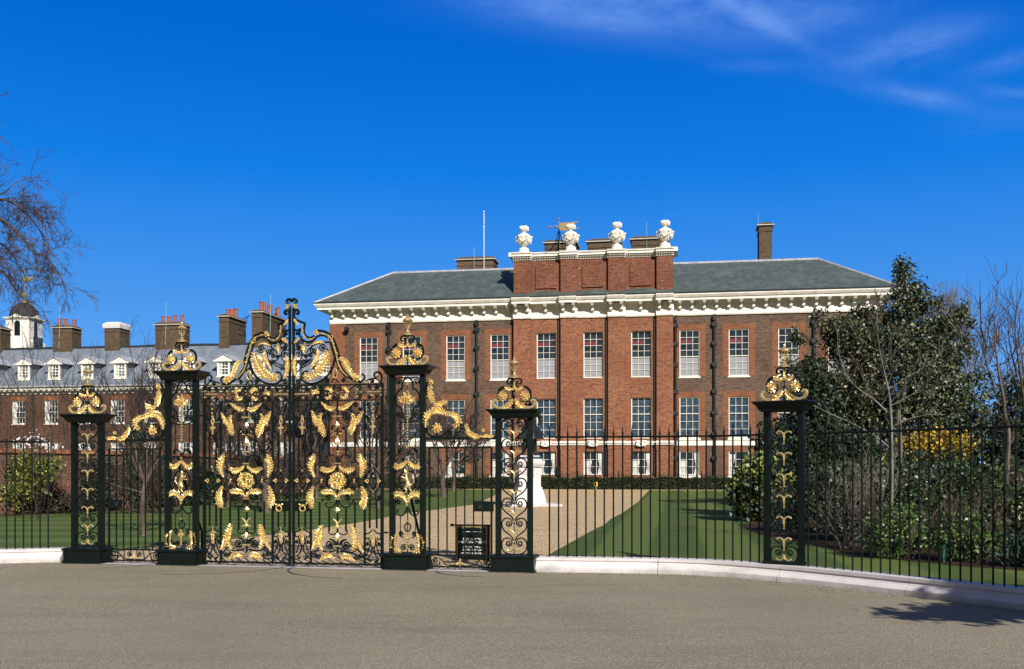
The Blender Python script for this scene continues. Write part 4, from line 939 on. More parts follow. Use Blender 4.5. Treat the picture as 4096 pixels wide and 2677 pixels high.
dR = arclen(rp); iP = min(range(len(rp)), key=lambda i: math.dist(rp[i], (3.86, 14.12))); sP = dR[iP]
plinth('stone_kerb', cut(rp, .12, sP+.06), 'straight white stone kerb under the railing right of the gates')
plinth('stone_kerb', cut(rp, sP+.064, dR[-1]-.01), 'curving white stone kerb running to the right edge beyond the pillar')
lpr = lp[::-1]
dL = arclen(lpr)
plinth('stone_kerb', cut(lpr, 0, dL[-1]-.5), 'white stone kerb left of the gates under the left railing')
def railing(path, s0, s1, label, pitch=.139, zr=2.07, zt=2.25, zb=.2):
    c = walk(path, (s0+s1)/2)[0]; t = thing('iron_railing', label, 'railing', (c[0], c[1], 0), 0, 'runs of iron railing')
    n = max(2, int(round((s1-s0)/pitch))); pts = cut(path, s0, s1)
    b = MB(); b.tube([(x-c[0], y-c[1], zr) for x, y in pts], .0145, 4); b.build('top_rail', M['iron'], t)
    pb = MB(); pb.tube([(0, 0, zb), (0, 0, zr+.03)], .0125, 8); pb.tube([(0, 0, zr+.03), (0, 0, zr+.04), (0, 0, zr+.055), (0, 0, zr+.07)], lambda f: .0125+.005*math.sin(f*math.pi), 8)
    pb.tube([(0, 0, zr+.065), (0, 0, zr+.085), (0, 0, zt)], lambda f: .0135*(1-f)+.002, 8)
    o = pb.build('bar', M['iron'], t)
    for i in range(n+1):
        if i: o = o.copy(); COL.objects.link(o)
        (x, y), a = walk(path, s0+(s1-s0)*i/n); o.parent = t; o.location = (x-c[0], y-c[1], 0)
    return t
railing(rp, .42, sP-.36, 'black spiked railing between the gate pillar by the statue and the pillar on the kerb')
railing(rp, sP+.42, dR[-1]-.2, 'black spiked railing curving away to the right edge in front of the shrubs')
railing(lpr, .3, dL[-1]-.78, 'black spiked railing at the left edge in front of the ivy-clad garden wall', .127, 2.035, 2.21)
# stays behind the pillars and posts
def stay(u, label, tilt=1, z=1.75):
    b = MB(); x, y = GATE.world(u, .1); x1, y1 = GATE.world(u+.07*tilt, .75)
    b.tube([(x, y, z), (x, y+.05, z-.15), (x1, y1, .5), (x1, y1, 0)], .022, 6); o = b.build('iron_stay', M['iron']); tag(o, label, 'iron stay', 'bent stays bracing the gate pillars'); return o
stay(uL1-.12, 'bent black iron stay bracing the lion pillar from behind'); stay(uR1-.1, 'bent black iron stay bracing the unicorn pillar from behind')
# ------------------------------------------------------------------ the palace
def bld_window(m_pane, W_, H_, cols, rows, parent, x, z, v, sill=.1, meet=None, fr=.065, bar=.029, blind=None, curtain=None, red=False, name='window', label=None):
    """origin at the middle of the sill line; pane set behind, glazing bars in front"""
    p = MB(); p.quad((-W_/2, .10, 0), (W_/2, .10, 0), (W_/2, .10, H_), (-W_/2, .10, H_))
    w = p.build(name, m_pane, parent, loc=(x, v, z))
    f = MB(); f.box(-W_/2, -W_/2+fr, 0, .12, 0, H_); f.box(W_/2-fr, W_/2, 0, .12, 0, H_); f.box(-W_/2+fr, W_/2-fr, 0, .12, H_-fr, H_); f.box(-W_/2+fr, W_/2-fr, 0, .12, 0, fr*1.3)
    iw = W_-2*fr; z0 = fr*1.3; z1 = H_-fr
    for i in range(1, cols): xx = -iw/2+iw*i/cols; f.box(xx-bar/2, xx+bar/2, .035, .07, z0, z1)
    for i in range(1, rows):
        zz = z0+(z1-z0)*i/rows; hb = bar/2 if i != meet else bar*.9; f.box(-iw/2, iw/2, .032 if i != meet else .01, .072, zz-hb, zz+hb)
    f.build('frame', M['white'], w)
    if sill: s = MB(); s.box(-W_/2-.07, W_/2+.07, -.09, .1, -sill, -.002); s.build('sill', M['white'], w)
    if blind:
        b = MB(); b.quad((-iw/2, .088, z0), (iw/2, .088, z0), (iw/2, .088, z0+(z1-z0)*blind), (-iw/2, .088, z0+(z1-z0)*blind)); b.build('blind', M['blind'], w)
    if curtain:
        for side, f0, top in curtain:
            b = MB(); n = 14; vs = []; fs = []
            for i in range(n+1):
                a = i/n; e = -iw/2 if side < 0 else iw/2
                for j in range(7):
                    h = j/6; pinch = f0*(1-.55*math.sin(min(1, h*1.25)*math.pi)**2*.6); xx = e-side*a*pinch*iw
                    vs.append((xx, .086+.008*math.sin(i*2.4), z0+(z1-z0)*top*h))
            for i in range(n):
                for j in range(6): k = i*7+j; fs.append((k, k+7, k+8, k+1))
            b.add(vs, fs); b.build('curtain', M['curtain'], w)
    if red:
        b = MB(); hh = (z1-z0)/7
        for s in (-1, 1):
            vs = []; n = 8
            cx = -iw*.17+s*iw*.19
            for i in range(n+1):
                a = i/n*2-1; vs += [(cx+a*iw*.16, .084, z0+hh*5.75-hh*.12*(1-a*a)), (cx+a*iw*.16, .084, z0+hh*5.45-hh*.45*(1-a*a))]
            b.add(vs, [(2*i, 2*i+1, 2*i+3, 2*i+2) for i in range(n)])
        b.build('swag', M['red_cloth'], w)
    return w
def facade(b, u0, u1, z0, z1, v, openings, depth=.16):
    us = sorted({u0, u1}|{a for a, _, _, _ in openings}|{c for _, c, _, _ in openings}); zs = sorted({z0, z1}|{a for _, _, a, _ in openings}|{c for _, _, _, c in openings})
    for i in range(len(us)-1):
        for j in range(len(zs)-1):
            cu, cz = (us[i]+us[i+1])/2, (zs[j]+zs[j+1])/2
            if any(a < cu < c and e < cz < g for a, c, e, g in openings): continue
            b.quad((us[i], v, zs[j]), (us[i+1], v, zs[j]), (us[i+1], v, zs[j+1]), (us[i], v, zs[j+1]))
    for a, c, e, g in openings:
        b.quad((a, v, e), (a, v, g), (a, v+depth, g), (a, v+depth, e)); b.quad((c, v, e), (c, v+depth, e), (c, v+depth, g), (c, v, g))
        b.quad((a, v, g), (c, v, g), (c, v+depth, g), (a, v+depth, g)); b.quad((a, v, e), (a, v+depth, e), (c, v+depth, e), (c, v, e))
def chimney(parent, PL, x0, x1, ytop, v, dep, zbase, m, cap='slab', name='chimney', pots=0, pot_m=None):
    a = PL.uz(x0, ytop, v); c = PL.uz(x1, ytop, v); zt = a[1]; b = MB(); u0, u1 = a[0], c[0]
    b.box(u0, u1, v, v+dep, zbase, zt-.26 if cap == 'slab' else zt-.35); b.box(u0-.05, u1+.05, v-.05, v+dep+.05, zt-.75, zt-.62)
    ch = b.build(name, m, parent)
    b = MB()
    if cap == 'slab': b.loft([(zt-.26, (u1-u0)/2+.16, dep/2+.16), (zt-.20, (u1-u0)/2+.18, dep/2+.18)], (u0+u1)/2, v+dep/2); b.build('cap', M['white'], ch); b = MB(); b.loft([(zt-.198, (u1-u0)/2+.17, dep/2+.17), (zt-.12, (u1-u0)/2+.12, dep/2+.12), (zt+.06, (u1-u0)/2-.28, dep/2-.2)], (u0+u1)/2, v+dep/2); b.build('weathering', M['brick_yellow'], ch)
    elif cap == 'stone': b.loft([(zt-.35, (u1-u0)/2+.12, dep/2+.12), (zt-.1, (u1-u0)/2+.14, dep/2+.14), (zt+.08, (u1-u0)/2+.14, dep/2+.14), (zt+.3, (u1-u0)/2-.15, dep/2-.15)], (u0+u1)/2, v+dep/2); b.build('cap', M['stone'], ch)
    for i in range(pots):
        pu = u0+(u1-u0)*(i+.5)/pots; h = random.uniform(.85, 1.02)
        b = MB(); b.lathe([(.22, 0), (.20, .1), (.165, h-.12), (.20, h-.1), (.20, h)], pu, v+dep*random.uniform(.3, .6), zt-.15, 10); b.build('chimney_pot', M['terracotta'], ch)
    return ch
def palace():
    t = thing('palace', 'large red and purple brick palace with white cornice, green slate roof and four white urns', 'palace', (0, PAL.y0, 0), -PAL.th)
    U = lambda x, y=1600, v=0: PAL.uz(x, y, v)[0]
    uL, uR, c0, c1 = U(1322), 27.35, U(2058), U(2693)
    wx = [U(x) for x in (1475, 1647.5, 1822.5, 2000, 2186, 2373.5, 2565, 2758.5, 2956, 3155, 3355)]
    rowsU, rowsM, rowsL = (8.42, 11.92), (3.80, 6.88), (1.02, 2.82)
    ww = 1.50; ops = [(x-ww/2, x+ww/2, z0, z1) for x in wx for z0, z1 in (rowsU, rowsM, rowsL)]
    opl = [o for o in ops if o[1] < c0]; opr = [o for o in ops if o[0] > c1]; opc = [o for o in ops if o[0] > c0 and o[1] < c1]
    D = 9.0; ZT = 13.06; VC = -.14; VP = -.42
    for a, c, op in ((uL, c0, opl), (c1, uR, opr)):
        b = MB(); facade(b, a, c, 0, ZT, 0, op)
        if a == uL: b.quad((uL, 0, 0), (uL, 0, ZT), (uL, D, ZT), (uL, D, 0))
        else: b.quad((uR, 0, 0), (uR, D, 0), (uR, D, ZT), (uR, 0, ZT)); b.quad((uL, D, 0), (uL, D, ZT), (uR, D, ZT), (uR, D, 0))
        b.build('brick_wall', M['brick_plum'], t)
    b = MB(); facade(b, c0, c1, 0, ZT, VC, opc, .3); b.quad((c0, 0, 0), (c0, 0, ZT), (c0, VC, ZT), (c0, VC, 0)); b.quad((c1, VC, 0), (c1, VC, ZT), (c1, 0, ZT), (c1, 0, 0)); b.build('centre_wall', M['brick_red'], t)
    pil = [(U(2058), U(2126)), (U(2245), U(2310)), (U(2434), U(2501)), (U(2627), U(2693))]
    for a, c in pil: b = MB(); b.box(a, c, VP, VC+.002, 0, ZT); b.box(a-.03, c+.03, VP-.03, VC+.002, 3.0, 3.2); b.build('pilaster', M['brick_red'], t)
    b = MB(); b.box(uL-.05, uL+1.25, -.06, .02, 0, ZT); b.build('corner_pier', M['brick_surround'], t); b = MB(); b.box(uR-1.25, uR+.05, -.06, .02, 0, ZT); b.build('corner_pier', M['brick_surround'], t)
    # red brick dressings with toothed edges
    tmpl = {}
    for x in wx:
        if c0 < x < c1: continue
        for (z0, z1) in (rowsU, rowsM, rowsL):
            key = (z0,)
            if key not in tmpl:
                b = MB(); n = int((z1-z0+.42)/.15)
                for i in range(n):
                    za = i*.15; zb_ = za+.15 if i < n-1 else z1-z0+.42; w = .40 if i % 2 else .46
                    b.box(-ww/2-w, -ww/2, -.008, .01, za, zb_-.0001); b.box(ww/2, ww/2+w, -.008, .01, za, zb_-.0001)
                b.box(-ww/2, ww/2, -.0081, .01, z1-z0, z1-z0+.42)
                tmpl[key] = b.build('brick_surround', M['brick_surround'], t, loc=(x, 0, z0))
            else: o = tmpl[key].copy(); COL.objects.link(o); o.location = (x, 0, z0)
    for i, x in enumerate(wx):
        ctr = c0 < x < c1; vv = (VC+.13) if ctr else .06
        cp = copy_win = None
        def put(key, fn):
            if key not in tmpl: tmpl[key] = fn()
            else:
                o = copy_tree(tmpl[key], t); tmpl_loc = fn.__defaults__
                return o
            return tmpl[key]
        o = put('U%d' % (i < 9), lambda: bld_window(M['glass'], ww, rowsU[1]-rowsU[0], 3, 7, t, 0, 0, 0, meet=3, blind=3/7, red=i < 9)); o.location = (x, vv, rowsU[0])
        o = put('M', lambda: bld_window(M['film_glass'], ww, rowsM[1]-rowsM[0], 3, 5, t, 0, 0, 0, meet=3, sill=.16)); o.location = (x, vv, rowsM[0])
        o = put('L%d' % (i in (3, 4, 5, 6, 7)), lambda: bld_window(M['glass'], ww, rowsL[1]-rowsL[0], 3, 3, t, 0, 0, 0, sill=.22, curtain=[(-1, .40, .62), (1, .26, 1)] if i in (3, 4, 5, 6, 7) else [(-1, .3, .9)])); o.location = (x, vv, rowsL[0])
    # band and cartouches
    for a, c in ((uL-.08, c0), (c1, uR+.08)): b = MB(); b.box(a, c, -.07, .02, 3.24, 3.60); b.build('stone_band', M['white'], t)
    segs = []
    b = MB(); b.prism_x([(VC-.02, 3.25), (VC-.10, 3.30), (VC-.14, 3.42), (VC-.20, 3.46), (VC-.20, 3.54), (VC, 3.60)], c0, c1)
    for a, c in pil: b.prism_x([(VP-.02, 3.24), (VP-.10, 3.29), (VP-.15, 3.41), (VP-.21, 3.455), (VP-.21, 3.545), (VP, 3.61)], a-.05, c+.05)
    b.build('moulded_band', M['cream'], t)
    for i, x in enumerate(wx):
        if c0 < x < c1:
            b = MB(); b.prism_y([(-.42, .42), (.42, .42), (.36, .05), (.25, -.02), (-.25, -.02), (-.36, .05)], -.16, 0)
            b.ball((0, -.18, .24), .12, .09, .15, 8, 6); b.ball((-.3, -.17, .34), .09, n=7, m=5); b.ball((.3, -.17, .34), .09, n=7, m=5); b.ball((-.2, -.17, .08), .07, n=6, m=4); b.ball((.2, -.17, .08), .07, n=6, m=4)
            b.build('cartouche', M['cream'], t, loc=(x, VC-.1, 3.22))
    # main cornice
    def cornice(b, a, c, v, e0=0, e1=0):
        b.box(a-e0*.06, c+e1*.06, v-.06, v+.01, 13.2, 14.02)
        b.prism_x([(v, 13.0), (v-.10, 13.0), (v-.14, 13.1), (v-.14, 13.2), (v, 13.2)], a-e0*.12, c+e1*.12)
        P = [(v, 13.95), (v-.16, 13.97), (v-.18, 14.06), (v-.82, 14.06), (v-.82, 14.22), (v-.90, 14.26), (v-1.02, 14.44), (v-1.02, 14.50), (v, 14.56)]
        b.prism_x(P, a-e0, c+e1)
    b = MB(); cornice(b, uL, c0-.001, 0, 0, 0); cornice(b, c1+.001, uR, 0, 0, 0); build_split(b, 'cornice', M['cream'], t)
    b = MB(); cornice(b, c0, c1, VC, 0, 0); b.build('centre_cornice', M['cream'], t)
    b = MB()
    for a, c in pil: cornice(b, a-.04, c+.04, VP+.002)
    build_split(b, 'pilaster_cornice', M['cream'], t)
    b = MB()
    for s, e in ((-1, uL), (1, uR)):
        sv = [(0, 13.95), (.16, 13.97), (.18, 14.06), (.82, 14.06), (.82, 14.22), (.90, 14.26), (1.02, 14.44), (1.02, 14.50), (0, 14.56)]
        n = len(sv); vs = [(e+s*d, -d, z) for d, z in sv]+[(e+s*d, D, z) for d, z in sv]+[(e, -d, z) for d, z in sv]
        b.add(vs, [(i, (i+1) % n, n+(i+1) % n, n+i) for i in range(n)]+[(i, (i+1) % n, 2*n+(i+1) % n, 2*n+i) for i in range(n)])
        b.box(min(e, e+s*.06), max(e, e+s*.06), -.06, D, 13.2, 13.97)
    build_split(b, 'side_cornice', M['cream'], t)
    # modillions: scrolled brackets
    mb = MB(); mb.prism_x([(-.02, 14.06), (-.66, 14.06), (-.68, 13.98), (-.62, 13.88), (-.50, 13.84), (-.40, 13.86), (-.30, 13.80), (-.26, 13.66), (-.24, 13.52), (-.14, 13.44), (-.02, 13.48)], -.105, .105)
    mb.prism_x([(-.02, 14.062), (-.72, 14.062), (-.72, 14.0), (-.02, 14.0)], -.145, .145)
    m0 = None; mp = []
    for a, c, n in ((uL+.2, c0-.45, 16), (c1+.5, uR-.2, 17)):
        for i in range(n): mp.append((a+(c-a)*i/(n-1), -.06))
    for a, c in pil: mp += [(a+.22, VP-.06), (c-.22, VP-.06)]
    for i in range(3): mp.append(((pil[i][1]+pil[i+1][0])/2, VC-.06))
    for x, v in mp:
        if m0 is None: m0 = mb.build('modillion', M['cream'], t)
        else: o = m0.copy(); COL.objects.link(o); m0_ = o; o.location = (x, v, 0); continue
        m0.location = (x, v, 0)
    # roof
    e = 1.0; ea, eb = uL-e, uR+e; v0, v1 = -e, 9.0; rv = 4.0; h0, h1 = 14.58, 17.75; run = rv-v0; z0 = h0
    b = MB(); vs = [(ea, v0, h0), (eb, v0, h0), (eb, v1, h0), (ea, v1, h0), (ea+run, rv, h1), (eb-run, rv, h1)]
    b.add(vs, [(0, 1, 5, 4), (1, 2, 5), (2, 3, 4, 5), (3, 0, 4), (0, 3, 2, 1)]); b.build('slate_roof', M['slate_green'], t)
    b = MB(); b.tube([vs[4], vs[5]], .11, 6); b.tube([vs[0], vs[4]], .10, 6); b.tube([vs[1], vs[5]], .10, 6); b.build('lead_ridge', M['lead'], t)
    b = MB(); b.box(ea-.03, eb+.03, v0-.04, v0+.25, 14.53, 14.64)
    b.prism_x([(VC-1.03, 14.505), (VC-1.03, 14.56), (VC+.3, 14.80), (VC+.3, 14.5)], c0-.05, c1+.05)
    for a, c in pil: b.prism_x([(VP-1.03, 14.507), (VP-1.03, 14.565), (VP+.5, 14.80), (VP+.5, 14.5)], a-.05, c+.05)
    b.build('lead_gutter', M['lead_dark'], t)
    # attic block
    za, zc_ = 14.70, 17.52
    b = MB(); b.box(c0, c1, VC, 1.5, za, zc_)
    at = b.build('attic', M['brick_attic'], t)
    b = MB()
    for a, c in pil: b.box(a, c, VP, VC+.002, za, zc_)
    build_split(b, 'attic_pier', M['brick_attic'], at)
    for i in range(3):
        x = (pil[i][1]+pil[i+1][0])/2; b = MB(); b.box(x-.80, x+.80, VC-.10, VC+.002, 15.33, 17.05); b.build('raised_panel', M['brick_attic'], at)
    def acorn(b, a, c, v, e0=0, e1=0):
        b.prism_x([(v, 17.50), (v-.06, 17.50), (v-.08, 17.60), (v-.16, 17.62), (v-.16, 17.74), (v-.34, 17.76), (v-.34, 17.90), (v-.42, 17.95), (v-.45, 18.05), (v, 18.07)], a-e0, c+e1)
    b = MB(); acorn(b, c0, c1, VC, .0, .0)
    for a, c in pil: acorn(b, a-.06, c+.06, VP+.003)
    for s, ex in ((-1, c0), (1, c1)): b.box(min(ex, ex+s*.34), max(ex, ex+s*.34), VP-.3, 1.6, 17.76, 18.06)
    b.box(c0, c1, VC, 1.6, 17.52, 18.05); b.build('attic_cornice', M['cream'], at)
    b = MB(); x = c0-.05
    while x < c1+.05:
        vv = VC
        for a, c in pil:
            if a-.03 < x+.045 < c+.03: vv = VP
        b.box(x, x+.09, vv-.235, vv-.155, 17.64, 17.735); x += .185
    build_split(b, 'dentil', M['white'], at, .008)
    # urns
    prof = [(.46, 0), (.46, .12), (.40, .16), (.40, .30), (.34, .38), (.17, .46), (.13, .52), (.17, .56), (.24, .62), (.34, .74), (.44, .92), (.52, 1.10), (.56, 1.24), (.57, 1.30), (.50, 1.36), (.47, 1.42), (.30, 1.52), (.14, 1.58), (.11, 1.64), (.18, 1.70), (.30, 1.76), (.34, 1.84), (.2, 1.88)]
    u0 = None
    for j, x in enumerate((2093, 2281, 2467, 2660)):
        uu = U(x, 1000, VP+.1)
        if u0 is None:
            b = MB(); b.box(-.60, .60, -.34, .40, -.02, .07); b.lathe([(r, z+.07) for r, z in prof], n=20); u0 = b.build('urn', M['white'], t, smooth=False)
            b = MB(); rr = random.Random(3)
            for i in range(60):
                a = rr.uniform(0, 6.28); el = rr.uniform(-.6, 1.4); b.ball((.30*math.cos(a)*math.cos(el*.7), .30*math.sin(a)*math.cos(el*.7), 1.96+.17*math.sin(el)), rr.uniform(.06, .10), n=5, m=4, jit=.2)
            b.build('carved_flowers', M['white'], u0)
            b = MB()
            for k in range(6):
                a0 = k*math.pi/3
                for i in range(9):
                    f = i/8; a = a0+f*math.pi/3; z = 1.22-.30*math.sin(f*math.pi); r_ = .55+.02*math.sin(f*9)
                    b.ball((r_*math.cos(a), r_*math.sin(a), z), .05+.025*math.sin(f*math.pi), n=5, m=4, jit=.2)
                b.ball((.60*math.cos(a0), .60*math.sin(a0), 1.30), .085, n=6, m=5, jit=.15)
                for i in range(3): b.ball((.5*math.cos(a0), .5*math.sin(a0), 1.12-.14*i), .06, n=5, m=4, jit=.2)
            for k in range(16): a = k*math.pi/8; b.ball((.33*math.cos(a), .33*math.sin(a), .80), .055, .055, .10, 5, 4)
            b.build('carved_swags', M['white'], u0); o = u0
        else: o = copy_tree(u0, t)
        o.location = (uu, VP+.42, 18.04)
    # downpipes with hoppers and brackets
    p0 = None
    for x in (1557, 1908, 2700, 2857.5, 3255):
        if p0 is None:
            b = MB(); b.tube([(0, -.14, .3), (0, -.14, 13.0)], .085, 10); b.box(-.12, .12, -.30, -.02, 12.6, 13.02)
            for z in (12.3, 10.9, 9.3, 7.3, 5.7, 4.1, 2.3): b.box(-.19, .19, -.25, -.015, z-.14, z+.14)
            p0 = b.build('downpipe', M['pipe'], t); o = p0
        else: o = p0.copy(); COL.objects.link(o)
        o.location = (U(x)+(.05 if x == 2700 else 0), 0, 0)
    for x in (2238, 2428, 2621):
        b = MB(); b.tube([(0, VC-.08, 1.0), (0, VC-.08, 13.0)], .055, 8); b.box(-.11, .11, VC-.22, VC, 1.0, 1.7) if x == 2238 else None; b.build('thin_downpipe', M['pipe'], t, loc=(U(x)-.06, 0, 0))
    b = MB(); b.box(-.16, .16, -.55, -.2, -.12, .12); b.tube([(0, -.25, 0), (0, 0, .12)], .03, 6); b.build('floodlight', M['pipe'], t, loc=(U(1393), 0, PAL.uz(1393, 1318)[1]))
    # chimneys, mast, vane
    chimney(t, PAL, 1828, 1974, 1030, 8.2, 2.0, 14, M['brick_plum'])
    chimney(t, PAL, 2180, 2302, 962, 6.0, 2.4, 14, M['brick_yellow']); chimney(t, PAL, 2352, 2478, 957, 6.0, 2.4, 14, M['brick_yellow']); chimney(t, PAL, 2527, 2668, 947, 6.0, 2.4, 14, M['brick_yellow'])
    tall = chimney(t, PAL, 3037, 3088, 890, 6.2, 1.8, 14, M['brick_yellow'])
    def rod(x, y0, y1, v, r=.02, m=M['copper'], nm='lightning_rod'):
        a = PAL.uz(x, y0, v); c = PAL.uz(x, y1, v); b = MB(); b.tube([(a[0], v, a[1]), (c[0], v, c[1])], r, 5); return b.build(nm, m, t)
    rod(1896, 1085, 990, 8.0); ms = rod(1936, 1080, 843, 8.0, .032, M['grey_metal'], 'radio_mast')
    b = MB()
    for y in (860, 905): a = PAL.uz(1936, y, 8); b.tube([(a[0]-.1, 7.95, a[1]), (a[0]+.12, 7.95, a[1]+.3)], .025, 4)
    b.build('aerial', M['grey_metal'], ms)
    rod(2587, 995, 890, 5.9, .015); rod(3033, 895, 852, 6.0, .015); rod(2238, 1070, 955, 5.9, .02)
    a = PAL.uz(2236, 1000, 5.8); zt = PAL.uz(2236, 880, 5.8)[1]; zr = PAL.uz(2236, 915, 5.8)[1]
    b = MB(); b.tube([(a[0], 5.8, a[1]-.6), (a[0], 5.8, zr)], .05, 6)
    for s in (-1, 1):
        for w in (0, 1): b.tube([tuple(p) for p in spline([(a[0]+s*(1.0 if not w else .1), 5.8+(0 if not w else s*.9), a[1]-.25), (a[0]+s*(.35 if not w else .03), 5.8+(0 if not w else s*.3), a[1]+.55), (a[0], 5.8, zr-.05)], 5)], .028, 4)
    b.tube([(a[0]-.6, 5.8, a[1]+.1), (a[0]+.6, 5.8, a[1]+.1)], .02, 4)
    wv = b.build('weathervane_stand', M['iron'], t)
    b = MB(); b.tube([(a[0], 5.8, zr), (a[0], 5.8, zt)], .035, 6); b.ball((a[0], 5.8, zt+.08), .10); zf = zt-.55
    b.prism_y([(a[0]+.05, zf+.30), (a[0]+1.1, zf+.34), (a[0]+1.75, zf+.38), (a[0]+1.2, zf+.16), (a[0]+1.05, zf), (a[0]+1.3, zf-.12), (a[0]+1.8, zf-.22), (a[0]+1.1, zf-.30), (a[0]+.4, zf-.38), (a[0]+.05, zf-.3)], 5.78, 5.82)
    b.tube([(a[0], 5.8, zf), (a[0]-.9, 5.8, zf)], .03, 5); b.ball((a[0]-.85, 5.8, zf), .10); b.ball((a[0]-.25, 5.8, zf), .12)
    b.build('pennant', M['gold_dull'], wv)
    return t
palace()
# ------------------------------------------------------------------ the long wing behind, left
def wing():
    t = thing('palace_wing', 'long low brick wing with grey slate roof and row of white dormers, far left', 'building', (0, WING.y0, 0), -WING.th)
    U = lambda x, y=1700, v=0: WING.uz(x, y, v)[0]
    ua, ub = U(-260), U(1520)
    z1a, z1b = 5.85, 8.10; z0a, z0b = 2.0, 4.0; ww = 1.42
    xs = [-57, 75, 205, 336, 470, 605, 742, 880, 1018, 1150, 1280]; ops = []
    for x in xs: ops += [(U(x)-ww/2, U(x)+ww/2, z1a, z1b), (U(x)-ww/2, U(x)+ww/2, z0a, z0b)]
    b = MB(); facade(b, ua, ub, 0, 9.0, 0, ops); b.quad((ub, 0, 0), (ub, 9, 0), (ub, 9, 9), (ub, 0, 9)); b.build('brick_wall', M['brick_wing'], t)
    w0 = w1 = None
    for x in xs:
        if w0 is None: w0 = bld_window(M['glass'], ww, z1b-z1a, 4, 4, t, 0, 0, 0, meet=2, curtain=[(-1, .35, 1)]); w1 = bld_window(M['glass'], ww, z0b-z0a, 4, 4, t, 0, 0, 0, meet=2, curtain=[(-1, .3, 1), (1, .3, 1)]); p, q = w0, w1
        else: p = copy_tree(w0, t); q = copy_tree(w1, t)
        p.location = (U(x), .06, z1a); q.location = (U(x), .06, z0a)
        b = MB(); b.box(-ww/2-.1, ww/2+.1, -.012, .01, 0, .38); b.build('brick_arch', M['brick_surround'], t, loc=(U(x), 0, z1b+.003))
    b = MB(); b.box(ua, ub, -.06, .02, 8.72, 8.98); b.prism_x([(0, 8.96), (-.25, 9.0), (-.25, 9.1), (-.5, 9.12), (-.5, 9.28), (-.6, 9.4), (0, 9.42)], ua, ub+.5); cn = b.build('cornice', M['white'], t)
    b = MB(); x = ua
    while x < ub: b.box(x, x+.30, -.44, -.02, 8.99, 9.115); x += .60
    b.build('dentils', M['white'], cn)
    b = MB(); b.box(ua, ub+.55, -.68, -.5, 9.36, 9.5); b.build('lead_gutter', M['lead'], t)
    hr = WING.uz(400, 1391, 4.6)[1]
    b = MB(); vs = [(ua, -.6, 9.44), (ub+.5, -.6, 9.44), (ub+.5, 1.2, 10.35), (ua, 1.2, 10.35), (ub+.5, 4.6, hr), (ua, 4.6, hr), (ub+.5, 9.5, 9.4), (ua, 9.5, 9.4)]
    b.add(vs, [(0, 1, 2, 3), (3, 2, 4, 5), (5, 4, 6, 7), (1, 6, 4, 2)]); b.build('slate_roof', M['slate_blue'], t)
    b = MB(); pts = [(ua+(ub-ua)*i/60, 4.6, hr+.05+random.uniform(-.03, .03)) for i in range(61)]; b.tube(pts, .13, 6); b.build('lead_ridge', M['lead_dark'], t)
    # dormers
    def dormer():
        b = MB(); w, h = 1.32, 1.55
        b.box(-w/2, w/2, 0, 3.0, 0, h); d = b.build('dormer', M['slate_blue'], t)
        win = bld_window(M['glass'], w-.06, h-.05, 3, 4, d, 0, .03, -.10, sill=.08, meet=2, fr=.17, bar=.05, curtain=[(-1, .4, 1)])
        b = MB(); b.add([(-w/2-.28, -.22, h), (w/2+.28, -.22, h), (0, -.22, h+.52), (-w/2-.28, -.04, h), (w/2+.28, -.04, h), (0, -.04, h+.52)], [(0, 1, 2), (3, 5, 4), (0, 3, 4, 1)]); b.box(-w/2-.30, w/2+.30, -.26, -.02, h-.08, h+.05); b.build('pediment', M['white'], d)
        b = MB(); b.add([(-w/2-.36, -.26, h-.0), (0, -.26, h+.62), (w/2+.36, -.26, h-.0), (-w/2-.36, 3.6, h), (0, 3.9, h+.62), (w/2+.36, 3.6, h), (-w/2-.36, -.26, h+.07), (0, -.26, h+.70), (w/2+.36, -.26, h+.07), (-w/2-.36, 3.6, h+.07), (0, 3.9, h+.70), (w/2+.36, 3.6, h+.07)],
                        [(0, 1, 4, 3), (1, 2, 5, 4), (6, 9, 10, 7), (7, 10, 11, 8), (0, 6, 7, 1), (1, 7, 8, 2), (0, 3, 9, 6), (2, 8, 11, 5)]); b.build('dormer_roof', M['lead'], d)
        return d
    d0 = None
    for x in (-165, -33, 97, 218, 350, 482, 619, 756, 895, 1035, 1172, 1300):
        d = dormer() if d0 is None else copy_tree(d0, t); d0 = d0 or d
        d.location = (U(x, 1500, .9), .9, WING.uz(350, 1517, .9)[1])
    def ch(x0, x1, y, pots, **k): return chimney(t, WING, x0, x1, y, 4.2, k.pop('dep', 1.6), 9, M['brick_yellow'], pots=pots, **k)
    ch(-40, 4, 1306, 0, dep=1.5); ch(211, 288, 1303, 3); ch(418, 478, 1300, 0, cap='stone', dep=1.9); ch(621, 728, 1291, 4); ch(876, 915, 1257, 3, dep=4.0); c = ch(1007, 1050, 1240, 2, dep=6.0)
    b = MB(); a = WING.uz(1035, 1240, 4.6)
    for i in range(6): b = MB(); b.lathe([(.22, 0), (.20, .1), (.165, .95), (.20, .98), (.20, 1.1)], a[0]+random.uniform(-.3, .3), 5.2+i*.9, a[1]-.15, 10); b.build('chimney_pot', M['terracotta'], c)
    for x, y0, y1 in ((239, 1390, 1205), (664, 1380, 1210), (1082, 1380, 1175)):
        a = WING.uz(x, y0, 4.1); c_ = WING.uz(x, y1, 4.1); b = MB(); b.tube([(a[0]-.1, 4.1, a[1]), (a[0], 4.1, (a[1]+c_[1])/2), (c_[0], 4.1, c_[1])], .022, 4); b.build('lightning_rod', M['copper'], t)
    a = WING.uz(952, 1325, 6); b = MB(); b.tube([(a[0], 6, a[1]), (a[0]+.9, 6, a[1]+1.0), (a[0]+.95, 6, a[1]+1.5)], .03, 4)
